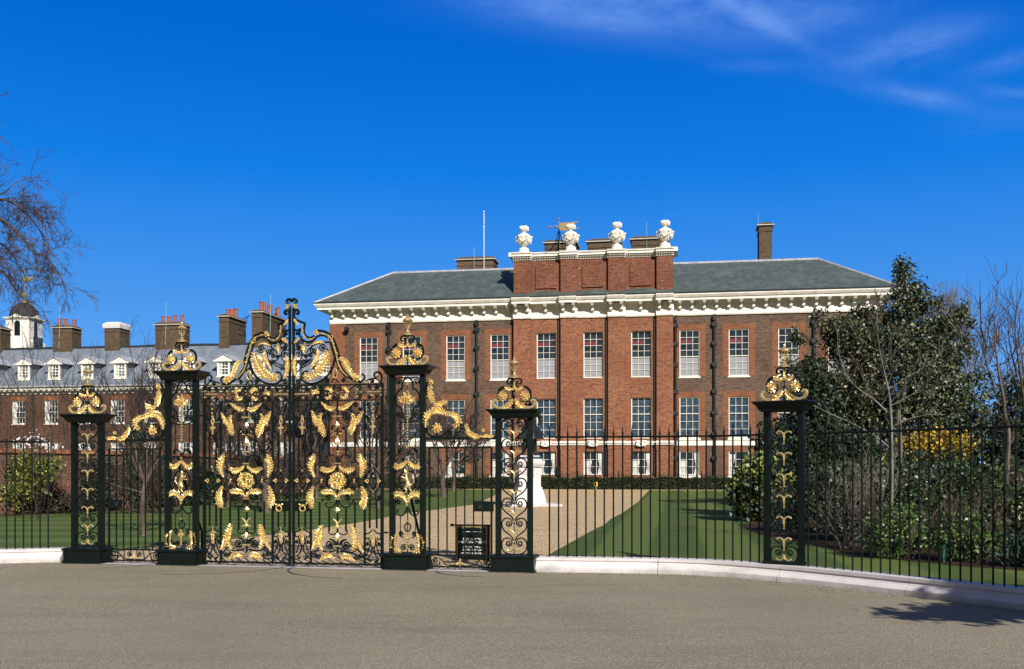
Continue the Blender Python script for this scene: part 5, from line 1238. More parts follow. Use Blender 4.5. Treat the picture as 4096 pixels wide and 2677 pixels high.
    for i in range(5): b.tube([(a[0]+.6+i*.12, 6, a[1]+1.35+i*.04-.2), (a[0]+.75+i*.12, 6, a[1]+1.65+i*.04-.2)], .015, 3)
    b.tube([(a[0]+.5, 6, a[1]+1.2), (a[0]+1.3, 6, a[1]+1.5)], .02, 3); b.build('television_aerial', M['iron'], t)
    for x in (136, 560, 1120): b = MB(); b.tube([(0, -.1, .3), (0, -.1, 8.7)], .09, 8); b.build('downpipe', M['pipe'], t, loc=(U(x), 0, 0))
wing()
def clock_tower():
    P = Plane(112, .166); cu, cz = P.uz(97, 1397); x, y = P.world(cu)
    s = 112.5/F*1.09; z = lambda py: 1.6+(HY-py)*(121/F)
    t = thing('clock_tower', 'white wooden clock tower with leaded dome, rising behind the wing roof at the far left', 'clock tower', (x, y, 0), R(-5))
    hw = 1.47; b = MB(); zb, zc, ze = z(1400)-2, z(1360), z(1275)
    b.loft([(zb, hw+.26, hw+.26), (zc-.3, hw+.26, hw+.26), (zc-.05, hw+.08, hw+.08), (zc, hw, hw), (ze, hw, hw)]); b.loft([(ze-.15, hw+.08, hw+.08), (ze, hw+.22, hw+.22), (ze+.12, hw+.24, hw+.24)]); b.build('body', M['white'], t)
    for i in range(4):
        a = i*math.pi/2; rot = Matrix.Rotation(a, 4, 'Z')
        b = MB(); pr = [(-.36, 0), (.36, 0), (.36, 1.5)]+[(.36*math.cos(R(q)), 1.5+.36*math.sin(R(q))) for q in range(30, 180, 30)]+[(-.36, 1.5)]
        b.prism_y(pr, -hw-.02, -hw+.1); o = b.build('arched_opening', M['sign_black'], t); o.matrix_local = Matrix.Translation((0, 0, z(1345)))@rot
        b = MB(); b.prism_y([(-.95, 0), (.95, 0), (0, .45)], -hw-.3, -hw+.4); o = b.build('pediment', M['white'], t); o.matrix_local = Matrix.Translation((0, 0, ze+.05))@rot
    b = MB(); b.box(-.95, .95, -.04, .06, -.95, .95); o = b.build('clock_face', M['sign_black'], t); o.matrix_local = Matrix.Rotation(math.pi/2, 4, 'Z')@Matrix.Translation((0, -hw-.32, z(1378)))
    h = MB()
    for k in range(12): a = k*math.pi/6; h.box(.78*math.sin(a)-.04, .78*math.sin(a)+.04, -.06, -.04, .78*math.cos(a)-.06, .78*math.cos(a)+.06)
    h.tube([(0, -.06, 0), (.45, -.06, -.25)], .04, 4); h.tube([(0, -.06, 0), (-.1, -.06, .65)], .03, 4); h.build('clock_hands', M['gold'], o)
    b = MB(); R0 = hw+.16; b.lathe([(R0, 0), (R0*.99, .35), (R0*.92, .85), (R0*.78, 1.3), (R0*.55, 1.68), (R0*.28, 1.9), (.28, 1.98)], cz=ze+.1, n=24)
    for k in range(12): a = k*math.pi/6; b.tube([(r*math.cos(a), r*math.sin(a), ze+.1+q) for r, q in ((R0, 0), (R0, .35), (R0*.93, .85), (R0*.79, 1.3), (R0*.56, 1.68), (R0*.28, 1.92))], .05, 4)
    b.build('dome', M['lead_dark'], t, smooth=True)
    zt = ze+2.05; b = MB(); b.lathe([(.42, 0), (.34, .2), (.15, .45), (.1, .6)], cz=zt, n=12); b.ball((0, 0, zt+.95), .36, n=12, m=8); b.tube([(0, 0, zt+1), (0, 0, zt+3.9)], .05, 6); b.ball((0, 0, zt+3.9), .12)
    b.prism_y([(-.25, zt+2.6), (1.1, zt+2.7), (1.1, zt+3.2), (-.25, zt+3.1)], -.03, .03); b.build('finial', M['gold'], t)
clock_tower()
# ------------------------------------------------------------------ statue
def statue():
    x, y = ground(2112, 2018); y = 41.2; x = (2112-HX)/F*y
    t = thing('statue', 'dark bronze standing man in wide hat and long coat on a white stone pedestal', 'statue', (x, y, 0), R(10))
    b = MB(); b.box(-1.0, 1.25, -.95, .95, 0, .10); b.build('step', M['stone'], t)
    b = MB(); b.loft([(.10, .64, .64), (.30, .62, .62), (.52, .57, .57), (.74, .50, .50), (.80, .49, .49)]); b.loft([(.80, .45, .45), (1.60, .45, .45), (1.64, .47, .47), (1.70, .53, .53), (1.75, .55, .55), (1.80, .57, .57), (1.83, .57, .57)]); b.loft([(1.83, .50, .50), (1.95, .49, .49)])
    pd = b.build('pedestal', M['stone'], t)
    b = MB(); b.box(-.5, .5, -.535, -.52, 1.645, 1.668)
    for i in range(12): b.box(-.48+i*.083, -.44+i*.083, -.55, -.5, 1.63, 1.66)
    b.build('dentils', M['stone'], pd)
    b = MB(); b.loft([(1.95, .42, .42), (2.05, .41, .41), (2.08, .40, .40)]); b.build('bronze_base', M['bronze'], t)
    z = 2.08
    J = {'pelvis': (0, 0, z+1.02, .17), 'waist': (.0, .0, z+1.22, .155), 'chest': (-.01, -.02, z+1.45, .20), 'neck': (-.01, -.02, z+1.66, .075), 'head': (-.01, -.045, z+1.80, .105), 'crown': (-.01, -.04, z+1.90, .085), 'nose': (-.015, -.155, z+1.79, .022),
         'shL': (-.24, 0, z+1.52, .10), 'elL': (-.42, -.05, z+1.25, .075), 'wrL': (-.46, -.22, z+1.06, .05), 'haL': (-.46, -.28, z+1.03, .05),
         'shR': (.24, 0, z+1.52, .10), 'elR': (.44, .05, z+1.28, .08), 'wrR': (.30, -.10, z+1.12, .055), 'haR': (.24, -.14, z+1.10, .05),
         'hipL': (-.12, 0, z+.92, .125), 'knL': (-.19, -.05, z+.50, .088), 'anL': (-.23, -.02, z+.09, .062), 'toL': (-.25, -.20, z+.04, .045),
         'hipR': (.12, 0, z+.92, .125), 'knR': (.17, .02, z+.50, .088), 'anR': (.20, .08, z+.09, .062), 'toR': (.27, -.06, z+.04, .045)}
    B = [('pelvis', 'waist'), ('waist', 'chest'), ('chest', 'neck'), ('neck', 'head'), ('head', 'crown'), ('head', 'nose'), ('chest', 'shL'), ('shL', 'elL'), ('elL', 'wrL'), ('wrL', 'haL'), ('chest', 'shR'), ('shR', 'elR'), ('elR', 'wrR'), ('wrR', 'haR'),
         ('pelvis', 'hipL'), ('hipL', 'knL'), ('knL', 'anL'), ('anL', 'toL'), ('pelvis', 'hipR'), ('hipR', 'knR'), ('knR', 'anR'), ('anR', 'toR')]
    fg = skin_figure('figure', J, B, M['bronze'], t, 2); fg.scale = (1.2, 1.2, 1.17); fg.location = (.08, 0, z-z*1.17)
    b = MB(); n = 26; prof = [(.20, 1.30), (.23, 1.10), (.33, .92), (.42, .72), (.46, .60)]; vs = []; fs = []
    for r, h in prof:
        for k in range(n): a = 2*math.pi*k/n; q = r*(1+.10*math.sin(k*5.1)*(1.3-h)*1.2); vs.append((q*math.cos(a), q*.75*math.sin(a), z+h))
    for i in range(len(prof)-1):
        for k in range(n): fs.append((i*n+k, i*n+(k+1) % n, (i+1)*n+(k+1) % n, (i+1)*n+k))
    b.add(vs, fs); b.build('coat_skirt', M['bronze'], fg, smooth=True)
    b = MB(); b.lathe([(.02, 0), (.34, .015), (.36, .04), (.30, .035), (.13, .04), (.12, .14), (.09, .17), (.02, .18)], -.01, -.04, z+1.90, 18)
    for k in range(6): b.ball((.15+.05*k, -.02, z+2.02-.02*k), .05, n=6, m=4)
    b.build('hat', M['bronze'], fg, smooth=True)
    b = MB()
    for i in range(40): a = random.uniform(0, 6.28); h = random.uniform(1.56, 1.84); b.ball((-.01+.12*math.cos(a), .03+.10*math.sin(a), z+h), .05, n=5, m=4)
    b.build('long_wig', M['bronze'], fg)
    b = MB(); b.tube([(-.46, -.30, z+1.10), (-.30, -.33, z+.02)], .016, 6); b.build('cane', M['bronze'], fg)
    b = MB(); b.tube([(.30, .0, z+.98), (.62, .28, z+.66)], .02, 6); b.build('sword', M['bronze'], fg)
    for ln, zz, w in (('WILLIAM III', 1.49, .075), ('OF ORANGE', 1.41, .06), ('KING OF GREAT BRITAIN', 1.33, .055), ('AND IRELAND', 1.25, .055), ('1689-1702', 1.17, .055)): text(ln, w, M['bronze'], pd, (0, -.452, zz), 'inscription')
def text(s, size, m, parent, loc, name='lettering', bold=0):
    c = bpy.data.curves.new(name, 'FONT'); c.body = s; c.size = size; c.align_x = 'CENTER'; c.align_y = 'CENTER'; c.extrude = .002; c.offset = bold
    o = bpy.data.objects.new(name, c); COL.objects.link(o); bpy.context.view_layer.update()
    me = bpy.data.meshes.new_from_object(o.evaluated_get(bpy.context.evaluated_depsgraph_get())); bpy.data.objects.remove(o)
    me.materials.clear(); me.materials.append(m); me.name = name
    q = link(name, me, parent, loc); q.rotation_euler = (R(90), 0, 0); return q
statue()
# ------------------------------------------------------------------ notice board behind the side gate
def notice():
    Y = 17.2; k = Y/F; cx = (1889-HX)*k
    t = thing('notice_board', 'black notice board with white lettering hung from a bracket, behind the right side gate', 'sign', (cx, Y, 0), R(-8))
    z = lambda y: 1.6+(HY-y)*k
    b = MB(); b.box((1955-1889)*k-.02, (1955-1889)*k+.025, -.02, .02, 0, z(2098)); b.build('post', M['iron'], t)
    b = MB(); b.box((1808-1889)*k, (1962-1889)*k+.02, -.022, .022, z(2104), z(2098)); b.box((1806-1889)*k-.02, (1808-1889)*k+.015, -.03, .03, z(2106), z(2096)); b.build('bracket_arm', M['iron'], t)
    x0, x1 = (1829-1889)*k, (1947-1889)*k
    for x in (x0+.1, x1-.1): b = MB(); b.tube([(x, 0, z(2103)), (x, 0, z(2112))], .008, 5); b.tube([(x-.012, -.02, z(2110)), (x+.012, -.02, z(2117))], .006, 5); b.build('hook', M['grey_metal'], t)
    zt, zb = z(2108), z(2262)
    b = MB(); b.box(x0, x1, -.012, .012, zb, zt); bd = b.build('board', M['sign_black'], t)
    b = MB()
    for a, c, e, f in ((x0-.012, x1+.012, zt-.008, zt+.014), (x0-.012, x1+.012, zb-.014, zb+.008), (x0-.014, x0+.008, zb+.008, zt-.008), (x1-.008, x1+.014, zb+.008, zt-.008)): b.box(a, c, -.02, .02, e, f)
    b.build('gilt_edge', M['gold_dull'], bd)
    b = MB(); b.add([(-.15, -.0135, z(2128)+.001), (.16, -.0135, z(2127.5)), (.16, -.0135, z(2127)+.001), (-.14, -.0135, z(2127)+.008)], [(0, 1, 2, 3)]); b.build('lettering', M['sign_white'], bd)
    for s, py, sz in (('THIS WAY TO', 2157, .052), ('STATE APARTMENTS', 2169, .054), ('OPEN AT 10.00 am', 2189, .040), ('CLOSE AT 5.00 pm', 2199.5, .040), ('LAST ADMISSION 4.00 pm', 2213.5, .038)):
        text(s, sz, M['sign_white'], bd, (0, -.0135, z(py)), 'lettering', .0006)
notice()
x, y = 6.0, 73.2
t = thing('marker_post', 'small yellow marker plate on a short white post at the foot of the hedge', 'marker', (x, 71.3, 0))
b = MB(); b.tube([(0, 0, 0), (0, 0, .25)], .03, 6); b.build('post', M['white'], t); b = MB(); b.box(-.12, .12, -.02, .02, .25, .55); p = b.build('plate', M['yellow'], t)
b = MB(); b.box(-.05, .05, -.028, -.022, .30, .50); b.build('plate_mark', M['sign_black'], p)
# low railing and hedge before the palace
u = PAL.uz(1380, 1900, -2.2)[0]; uend = PAL.uz(3320, 1900, -2.2)[0]; k = 0; pr = None
names = ['at its left end below the corner of the palace', 'second from the left end', 'behind the bare trees left of the statue', 'just left of the statue pedestal', 'directly behind the statue pedestal', 'right of the statue pedestal', 'below the middle of the palace front', 'above the yellow marker post', 'below the right end of the projecting centre', 'left of the golden variegated bush', 'behind the golden variegated bush', 'at its right end, behind the holly tree']
n = len(names); Lp = (uend-u)/n
for i in range(n):
    x, y = PAL.world(u+Lp*(i+.5), -2.2); t = thing('low_railing', 'low black railing panel, '+names[i], 'railing', (x, y, 0), -PAL.th, 'low railings along the palace front')
    if pr is None:
        b = MB(); b.box(-Lp/2, Lp/2, -.015, .015, 1.02, 1.05); b.box(-Lp/2, Lp/2, -.015, .015, .15, .18); r1 = b.build('rail', M['iron'], t)
        b = MB(); q = -Lp/2+.08
        while q < Lp/2: b.box(q-.012, q+.012, -.012, .012, 0, 1.17); q += .15
        r2 = b.build('bars', M['iron'], t)
        b = MB(); b.tube([(-Lp/2, 0, 0), (-Lp/2, 0, 1.25)], .035, 6); b.ball((-Lp/2, 0, 1.29), .055); r3 = b.build('post', M['iron'], t); pr = (r1, r2, r3)
    else:
        for r in pr: o = r.copy(); COL.objects.link(o); o.parent = t
# ------------------------------------------------------------------ vegetation
def leaves(name, m, C, size, parent, aspect=1.6, up=.0, loc=None):
    """one small folded leaf at every centre"""
    n = len(C); d = RNG.normal(size=(n, 3)); d[:, 2] += up; d /= np.linalg.norm(d, axis=1)[:, None]
    e = RNG.normal(size=(n, 3)); e -= d*(e*d).sum(1)[:, None]; e /= np.linalg.norm(e, axis=1)[:, None]
    s = size*RNG.uniform(.65, 1.3, n)[:, None]; nn = np.cross(d, e)
    a = C-d*s*aspect*.5; b = C+e*s*.5+nn*s*.12; c = C+d*s*aspect*.5; f = C-e*s*.5+nn*s*.12
    V = np.stack([a, b, c, f], 1).reshape(-1, 3); me = bpy.data.meshes.new(name)
    me.vertices.add(4*n); me.vertices.foreach_set('co', V.ravel()); me.loops.add(4*n); me.polygons.add(n)
    me.loops.foreach_set('vertex_index', np.arange(4*n)); me.polygons.foreach_set('loop_start', np.arange(n)*4); me.polygons.foreach_set('loop_total', np.full(n, 4))
    me.update(calc_edges=True); me.materials.append(m); return link(name, me, parent, loc)
def cloud(blobs, cl=.16, per=26, shell=.45):
    """clumped points: (cx, cy, cz, rx, ry, rz, clumps)"""
    out = []
    for cx, cy, cz, rx, ry, rz, n in blobs:
        d = RNG.normal(size=(n, 3)); d /= np.linalg.norm(d, axis=1)[:, None]; r = shell+(1-shell)*RNG.uniform(0, 1, n)**.6
        r *= 1+.16*np.sin(d[:, 0]*5+cx)*np.cos(d[:, 2]*6+cz)+RNG.normal(0, .05, n)
        c = np.array([cx, cy, cz])+d*r[:, None]*np.array([rx, ry, rz])
        out.append((c[:, None, :]+RNG.normal(0, cl, (n, per, 3))).reshape(-1, 3))
    P = np.concatenate(out); return P[P[:, 2] > .03]
def grow(tb, wb, p, d, L, r, depth, rnd, up=.12, droop=0, kids=(3, 5), spread=.75, shrink=.66, seg=5, rmin=.006, wob=.16):
    pts = [Vector(p)]; d = Vector(d).normalized()
    for i in range(seg):
        d = (d+Vector((rnd.gauss(0, wob), rnd.gauss(0, wob), rnd.gauss(0, wob)+up-droop))).normalized(); pts.append(pts[-1]+d*L/seg)
    b = tb if r > .03 else wb; b.tube(pts, r, 6 if r > .05 else (4 if r > .015 else 3), r1=max(rmin*.7, r*.55), cap=False)
    if depth <= 0: return
    n = rnd.randint(*kids)
    for k in range(n):
        f = 1 if k == 0 else rnd.uniform(.3, 1); i = min(seg, max(1, int(round(f*seg)))); q = pts[i]; dd = (pts[i]-pts[i-1]).normalized()
        ax = Vector((rnd.gauss(0, 1), rnd.gauss(0, 1), rnd.gauss(0, 1))); ax = (ax-dd*ax.dot(dd)).normalized()
        a = rnd.uniform(.25, 1)*spread*(0.5 if k == 0 else 1); nd = dd*math.cos(a)+ax*math.sin(a)
        grow(tb, wb, q, nd, L*shrink*rnd.uniform(.8, 1.15), max(rmin, r*.50*(1.15 if k == 0 else 1)), depth-1, rnd, up, droop, kids, spread, shrink, max(3, seg-1), rmin, wob)
def bare_tree(name, label, x, y, h, seed, bark='bark_brown', twig='twig_dark', group=None, stems=1, depth=5, r=.11, trunk=.3, lean=(0, 0), spread=.8, up=.1, kids=(3, 5), cat='tree', rmin=.0075):
    t = thing(name, label, cat, (x, y, 0), 0, group); rnd = random.Random(seed); tb = MB(); wb = MB()
    for s in range(stems):
        a = rnd.uniform(0, 6.28); q = .12 if stems > 1 else 0; st = Vector((q*math.cos(a), q*math.sin(a), -.05)); top = st+Vector((lean[0]+q*1.5*math.cos(a), lean[1]+q*1.5*math.sin(a), h*trunk))
        mid = (st+top)/2+Vector((rnd.gauss(0, .05), rnd.gauss(0, .05), 0)); tb.tube([st, st+(mid-st)*.2, mid, top], lambda f: r*(1.15 if f == 0 else .85-.25*f), 8)
        for k in range(rnd.randint(3, 4)):
            a = rnd.uniform(0, 6.28)+k*2.1; e = rnd.uniform(.5, .95); grow(tb, wb, top, (math.cos(a)*(1-e)*1.6, math.sin(a)*(1-e)*1.6, e), h*(1-trunk)*.42, r*.5, depth-1, rnd, up, 0, kids, spread, .72, 5, rmin)
        grow(tb, wb, mid+(top-mid)*.6, (rnd.gauss(0, 1), rnd.gauss(0, 1), .6), h*.22, r*.4, depth-2, rnd, up, 0, kids, spread, .72, 5, rmin)
    tb.build('trunk', M[bark], t); wb.build('crown', M[twig], t); return t
gp = 'bare young trees on the left lawn'
bare_tree('bare_tree', 'small bare tree with forked trunk standing behind the left side gate', -8.6, 23.3, 4.3, 3, stems=1, r=.085, group=gp, kids=(3, 4), rmin=.005)
bare_tree('bare_tree', 'bare tree with stout pale trunk behind the left leaf of the great gates', -8.7, 35.2, 5.0, 5, r=.17, trunk=.24, group=gp)
bare_tree('bare_tree', 'bare spreading tree behind the right leaf of the great gates, nearer of two', -5.3, 39.2, 5.2, 8, r=.12, group=gp)
bare_tree('bare_tree', 'slim bare tree behind the hinges of the right great gate leaf', -4.6, 45.0, 5.0, 9, r=.11, group=gp)
bare_tree('bare_tree', 'bare round-crowned tree seen over the right side gate, its trunk on the lawn edge', -3.65, 53.1, 5.6, 12, r=.19, trunk=.26, group=gp, spread=.85)
bare_tree('bare_tree', 'bare tree with pale trunk just behind the round-crowned one, near the hedge', -3.95, 67.0, 5.4, 15, r=.2, trunk=.3, group=gp)
bare_tree('bare_tree', 'bare tree near the garden wall, showing between the lion pillar and the gate leaf', -11.4, 40.0, 4.7, 17, r=.10, group=gp)
bare_tree('bare_tree', 'bare twiggy tree deep in the garden, behind the middle of the great gates', -10.2, 52.0, 5.8, 21, r=.15, group=gp)
bare_tree('bare_tree', 'farthest bare tree, below the left corner of the palace', -9.0, 63.0, 6.0, 23, r=.16, group=gp)
bare_tree('bare_tree', 'bare upright tree beside the wall whose twigs cross the wing dormers', -13.0, 36.0, 4.9, 25, r=.07, group=gp, spread=.55)
# blossoming magnolia by the left wall
t = thing('magnolia', 'tall thin-branched shrub with white blossom, at the far left behind the railing', 'shrub', (-14.6, 30.6, 0)); tb = MB(); wb = MB(); rnd = random.Random(31)
for k in range(9): grow(tb, wb, (rnd.gauss(0, .2), rnd.gauss(0, .2), 0), (rnd.gauss(0, .5), rnd.gauss(0, .3), 1), 2.7, .013, 3, rnd, .12, 0, (3, 4), .6, .62, 6, .006)
tb.build('trunk', M['bark_brown'], t); wb.build('crown', M['twig'], t)
leaves('blossom', M['blossom'], cloud([(.2, 0, 2.4, .95, .6, .4, 30)], .08, 4, .1), .055, t, 1.3)
t = thing('magnolia', 'low white-flowering shrub deep in the garden behind the left great gate leaf', 'shrub', (-12.2, 46, 0)); tb = MB(); wb = MB()
for k in range(7): grow(tb, wb, (rnd.gauss(0, .2), rnd.gauss(0, .2), 0), (rnd.gauss(0, .6), rnd.gauss(0, .3), 1), 1.9, .04, 3, rnd, .08, 0, (3, 4), .7, .62, 5, .008)
tb.build('trunk', M['bark_brown'], t); wb.build('crown', M['twig'], t); leaves('blossom', M['blossom'], cloud([(0, 0, 2.5, 1.7, .8, .35, 60)], .09, 7, .1), .09, t, 1.3)
for i, (x, y, w, h, lab) in enumerate(((-12.6, 34.5, 1.2, 1.5, 'twiggy brown thicket against the wall, seen through the left side gate'), (-11.0, 44.0, 1.6, 1.7, 'twiggy brown thicket behind the left half of the great gates'), (-8.6, 54.0, 1.8, 1.9, 'twiggy brown thicket far behind the meeting bars of the great gates'), (-7.0, 64.0, 2.0, 2.0, 'twiggy brown thicket below the left part of the palace front'), (-13.0, 58, 1.5, 2.2, 'twiggy brown thicket at the far end of the garden wall'))):
    t = thing('thicket', lab, 'shrub', (x, y, 0)); rnd = random.Random(200+i); wb = MB()
    for k in range(34): grow(wb, wb, (rnd.gauss(0, w*.45), rnd.gauss(0, .4), 0), (rnd.gauss(0, .5), rnd.gauss(0, .4), 1), h*rnd.uniform(.5, .8), .016, 3, rnd, .06, 0, (2, 4), .8, .66, 5, .009)
    wb.build('stems', M['twig'], t)
# garden wall with climbers
gw = thing('garden_wall', 'old brown brick garden wall running back along the left lawn', 'wall', (-15.5, 38, 0))
wp = [(-19.5, 30.5), (-17.3, 33.3), (-14.7, 40.0), (-14.2, 48.6), (-14.6, 78.0)]
b = MB()
for (xa, ya), (xb, yb) in zip(wp, wp[1:]):
    d = Vector((xb-xa, yb-ya)).normalized(); nx, ny = -d.y*.18, d.x*.18
    b.add([(x-(-15.5), y-38, z) for z in (0, 2.07) for x, y in ((xa, ya), (xb, yb), (xb+nx, yb+ny), (xa+nx, ya+ny))], [(0, 1, 5, 4), (1, 2, 6, 5), (2, 3, 7, 6), (3, 0, 4, 7), (4, 5, 6, 7)])
b.build('brick_face', M['brick_garden'], gw)
b = MB(); b.tube([(x+15.5, y-38, 2.10) for x, y in [(a-.08, c) for a, c in wp]], .15, 4); b.build('coping', M['brick_surround'], gw)
for f in (.45, .9):
    xa, ya = wp[1]; xb, yb = wp[2]; x, y = xa+(xb-xa)*f+15.5, ya+(yb-ya)*f-38; b = MB(); b.loft([(0, .3, .25), (1.5, .3, .25), (1.85, .22, .17)], x+.18, y-.1); b.build('buttress', M['brick_garden'], gw)
t = thing('golden_ivy', 'bright yellow and green variegated ivy climbing the garden wall at the far left', 'climber', (-16.4, 34.0, 0))
leaves('foliage', M['gold_leaf'], cloud([(-.05, -.25, 1.35, .8, .35, .85, 140), (.5, .1, 1.5, .5, .3, .5, 60), (-.5, -.3, .8, .5, .3, .6, 40)], .09, 14, .2), .085, t, 1.2)
for x, y, lab, mm, bl in ((-15.0, 36.2, 'dark green climbing shrub on the garden wall beside the leftmost pillar', 'dark_leaf', [(0, 0, .95, .7, .4, 1.0, 130)]), (-14.4, 38.6, 'leafy green ivy mound on the wall seen through the left side gate', 'ivy', [(0, 0, 1.2, .65, .5, 1.3, 150), (-.2, 0, 2.6, .45, .4, .8, 60), (.2, 1.6, 1.1, .5, 1.0, 1.1, 90)]), (-13.9, 45.5, 'ivy on the garden wall behind the left great gate leaf', 'ivy', [(0, 0, 1.0, .5, 1.0, 1.0, 110)]), (-13.9, 53.0, 'tall dark ivy far along the garden wall behind the great gates', 'dark_leaf', [(0, 0, 1.3, .6, 1.8, 1.4, 200)])):
    t = thing('climbing_shrub', lab, 'climber', (x, y, 0)); leaves('foliage', M[mm], cloud(bl, .1, 16, .25), .09, t, 1.3)
    tb = MB(); wb = MB()
    for k in range(5): grow(tb, wb, (random.gauss(0, .2), 0, 0), (random.gauss(0, .4), 0, 1), 1.2, .03, 2, rnd, .1)
    wb.build('stems', M['twig'], t)
for i, (x, y, lab) in enumerate(((-15.8, 35.0, 'low brown bedding shrub under the golden ivy'), (-13.7, 41.5, 'low bush at the wall foot between the lion pillar and the gate leaf'), (-13.3, 50, 'low bush at the wall foot behind the middle of the great gates'))):
    t = thing('low_shrub', lab, 'shrub', (x, y, 0)); leaves('foliage', M['ivy' if i else 'brown_leaf'], cloud([(0, 0, .3, .7, .5, .4, 60), (.6, 1.0, .3, .6, .6, .3, 40)], .1, 14, .2), .07, t)
# hedge before the palace
u = PAL.uz(1380, 1900, -3.2)[0]; ue = PAL.uz(3300, 1900, -3.2)[0]
x, y = PAL.world((u+ue)/2, -3.1); t = thing('box_hedge', 'long low dark clipped hedge at the foot of the palace front', 'hedge', (x, y, 0), -PAL.th)
Lh = (ue-u)/2; b = MB(); b.box(-Lh, Lh, -.42, .42, 0, .70); b.build('core', M['soil'], t)
n = 42000; C = np.stack([RNG.uniform(-Lh, Lh, n), RNG.uniform(-.55, .55, n), RNG.uniform(.02, .84, n)], 1); C[:, 2] += .05*np.sin(C[:, 0]*2.1)+.04*np.sin(C[:, 0]*5.3); f = RNG.uniform(0, 1, n) < .55; C[f, 1] = -.5+RNG.normal(0, .05, f.sum()); g = (~f); C[g, 2] = .78+.05*np.sin(C[g, 0]*2.1)+.04*np.sin(C[g, 0]*5.3)+RNG.normal(0, .05, g.sum())
leaves('foliage', M['hedge'], C, .085, t, 1.3)
# big holly on the right
hx, hy = 14.1, 38.0
t = thing('holly_tree', 'tall dark glossy evergreen holly covering the right end of the palace', 'tree', (hx, hy, 0))
bl = [(.25, 0, 4.6, 2.45, 2.4, 2.7, 560), (0, 0, 2.2, 2.9, 2.5, 1.9, 420), (-1.2, 0, 6.5, 1.15, 1.0, .9, 100), (-2.0, 0, 3.6, .9, 1.0, .9, 60), (2.9, .3, 3.2, 1.0, 1.0, 1.7, 110), (.9, 0, 6.9, 1.0, .9, 1.4, 110), (.85, 0, 8.6, .38, .38, .95, 34), (1.35, 0, 8.1, .45, .4, .5, 22), (2.2, 0, 6.5, 1.0, .9, .9, 60), (2.9, -.2, 7.6, .28, .3, .4, 9), (2.5, 0, 7.2, .35, .3, .3, 9), (2.1, 0, 7.7, .22, .2, .35, 5), (3.4, 0, 7.15, .22, .22, .25, 5), (2.6, 0, 4.5, 1.6, 1.4, 1.9, 150), (-.7, 0, 7.2, .7, .6, .6, 34), (-2.0, 0, 7.0, .5, .5, .3, 14), (-3.1, 0, 6.6, .4, .4, .22, 9), (-2.5, 0, 7.5, .2, .2, .16, 3), (-3.0, 0, 5.2, .6, .5, .35, 16), (-3.5, 0, 5.6, .3, .3, .2, 5), (4.2, 0, 3.3, 1.0, 1.0, 1.0, 50)]
leaves('crown', M['holly'], cloud([q[:6]+(int(q[6]*1.05),) for q in bl], .13, 42, .3), .082, t, 1.5)
tb = MB(); wb = MB(); rnd = random.Random(4); tb.tube([(0, 0, 0), (.1, 0, 2.5), (.4, 0, 5), (.85, 0, 8.2)], lambda f: .2*(1-.9*f), 8)
for k in range(16):
    z = rnd.uniform(1.5, 7); a = rnd.uniform(0, 6.28); grow(tb, wb, (.08*z, 0, z), (math.cos(a), math.sin(a), .5), 2.0*(1-z/12), .06, 2, rnd, .12)
for p in ((2.9, 7.6), (3.4, 7.1), (-3.1, 6.6), (-3.5, 5.6), (2.1, 7.7), (-2.5, 7.5)): wb.tube([(.4, 0, 5.0), (p[0]*.6, 0, p[1]*.82), (p[0], 0, p[1])], .035, 4, r1=.01)
tb.build('trunk', M['bark_brown'], t); wb.build('branches', M['twig_dark'], t)
t = thing('yew', 'dark columnar evergreen in front of the palace, directly behind the pillar on the kerb', 'tree', (9.0, 31.2, 0))
leaves('crown', M['dark_leaf'], cloud([(.5, 0, 3.5, .75, .7, 1.5, 170), (0, 0, 1.9, 1.45, 1.1, 1.6, 300), (-.8, 0, 1.7, .7, .7, .9, 90), (1.5, -.4, 1.5, 1.3, 1.0, 1.4, 200)], .12, 24, .3), .085, t)
tb = MB(); tb.tube([(0, 0, 0), (.3, 0, 2), (.5, 0, 4.4)], .12, 6, r1=.02); tb.build('trunk', M['bark_brown'], t)
t = thing('golden_bush', 'rounded bush with yellow-splashed leaves on the right lawn edge, left of the kerb pillar', 'shrub', (7.35, 29.6, 0))
leaves('foliage', M['gold_leaf'], cloud([(0, 0, .95, .85, .75, .95, 150), (-.1, 0, 1.5, .45, .5, .5, 40)], .08, 14, .5), .095, t, 1.5)
leaves('inner_foliage', M['dark_leaf'], cloud([(0, 0, .85, .80, .72, .9, 300)], .1, 18, .1), .10, t, 1.4)
def limbs(label, name, Y, k0, paths, base, bark, twig, seed, tw=3, r0=.05, ox=3200, oy=950, sc=1.944, group=None, twl=.5, dens=5):
    k = Y/F; X0 = (ox+base[0]/sc-HX)*k; t = thing(name, label, 'tree', (X0, Y, 0), 0, group); tb = MB(); wb = MB(); rnd = random.Random(seed)
    for pth, ra, rb in paths:
        pts = []; y0 = rnd.uniform(-.5, .5)
        for i, (x, y) in enumerate(pth): pts.append(((ox+x/sc-HX)*k-X0, (y0*i/len(pth) if i else 0), max(-.05, 1.6+(HY-oy-y/sc)*k)))
        P = [Vector(p) for p in spline(pts, 4)]; (tb if ra > .02 else wb).tube(P, ra, 6, r1=rb)
        for j in range(2, len(P)):
            for q in range(dens if rnd.random() < .6 else 0):
                if q > 1 and rnd.random() < .6: continue
                d = (P[j]-P[j-1]).normalized(); ax = Vector((rnd.gauss(0, 1), rnd.gauss(0, 1), rnd.gauss(0, .7)+.3)); grow(tb, wb, P[j], d*.8+ax*.5, twl*rnd.uniform(.5, 1.3), max(.006, rb*.6), tw-2, rnd, .10, 0, (2, 3), .6, .6, 4, .0045)
    tb.build('trunk', M[bark], t); wb.build('crown', M[twig], t); return t
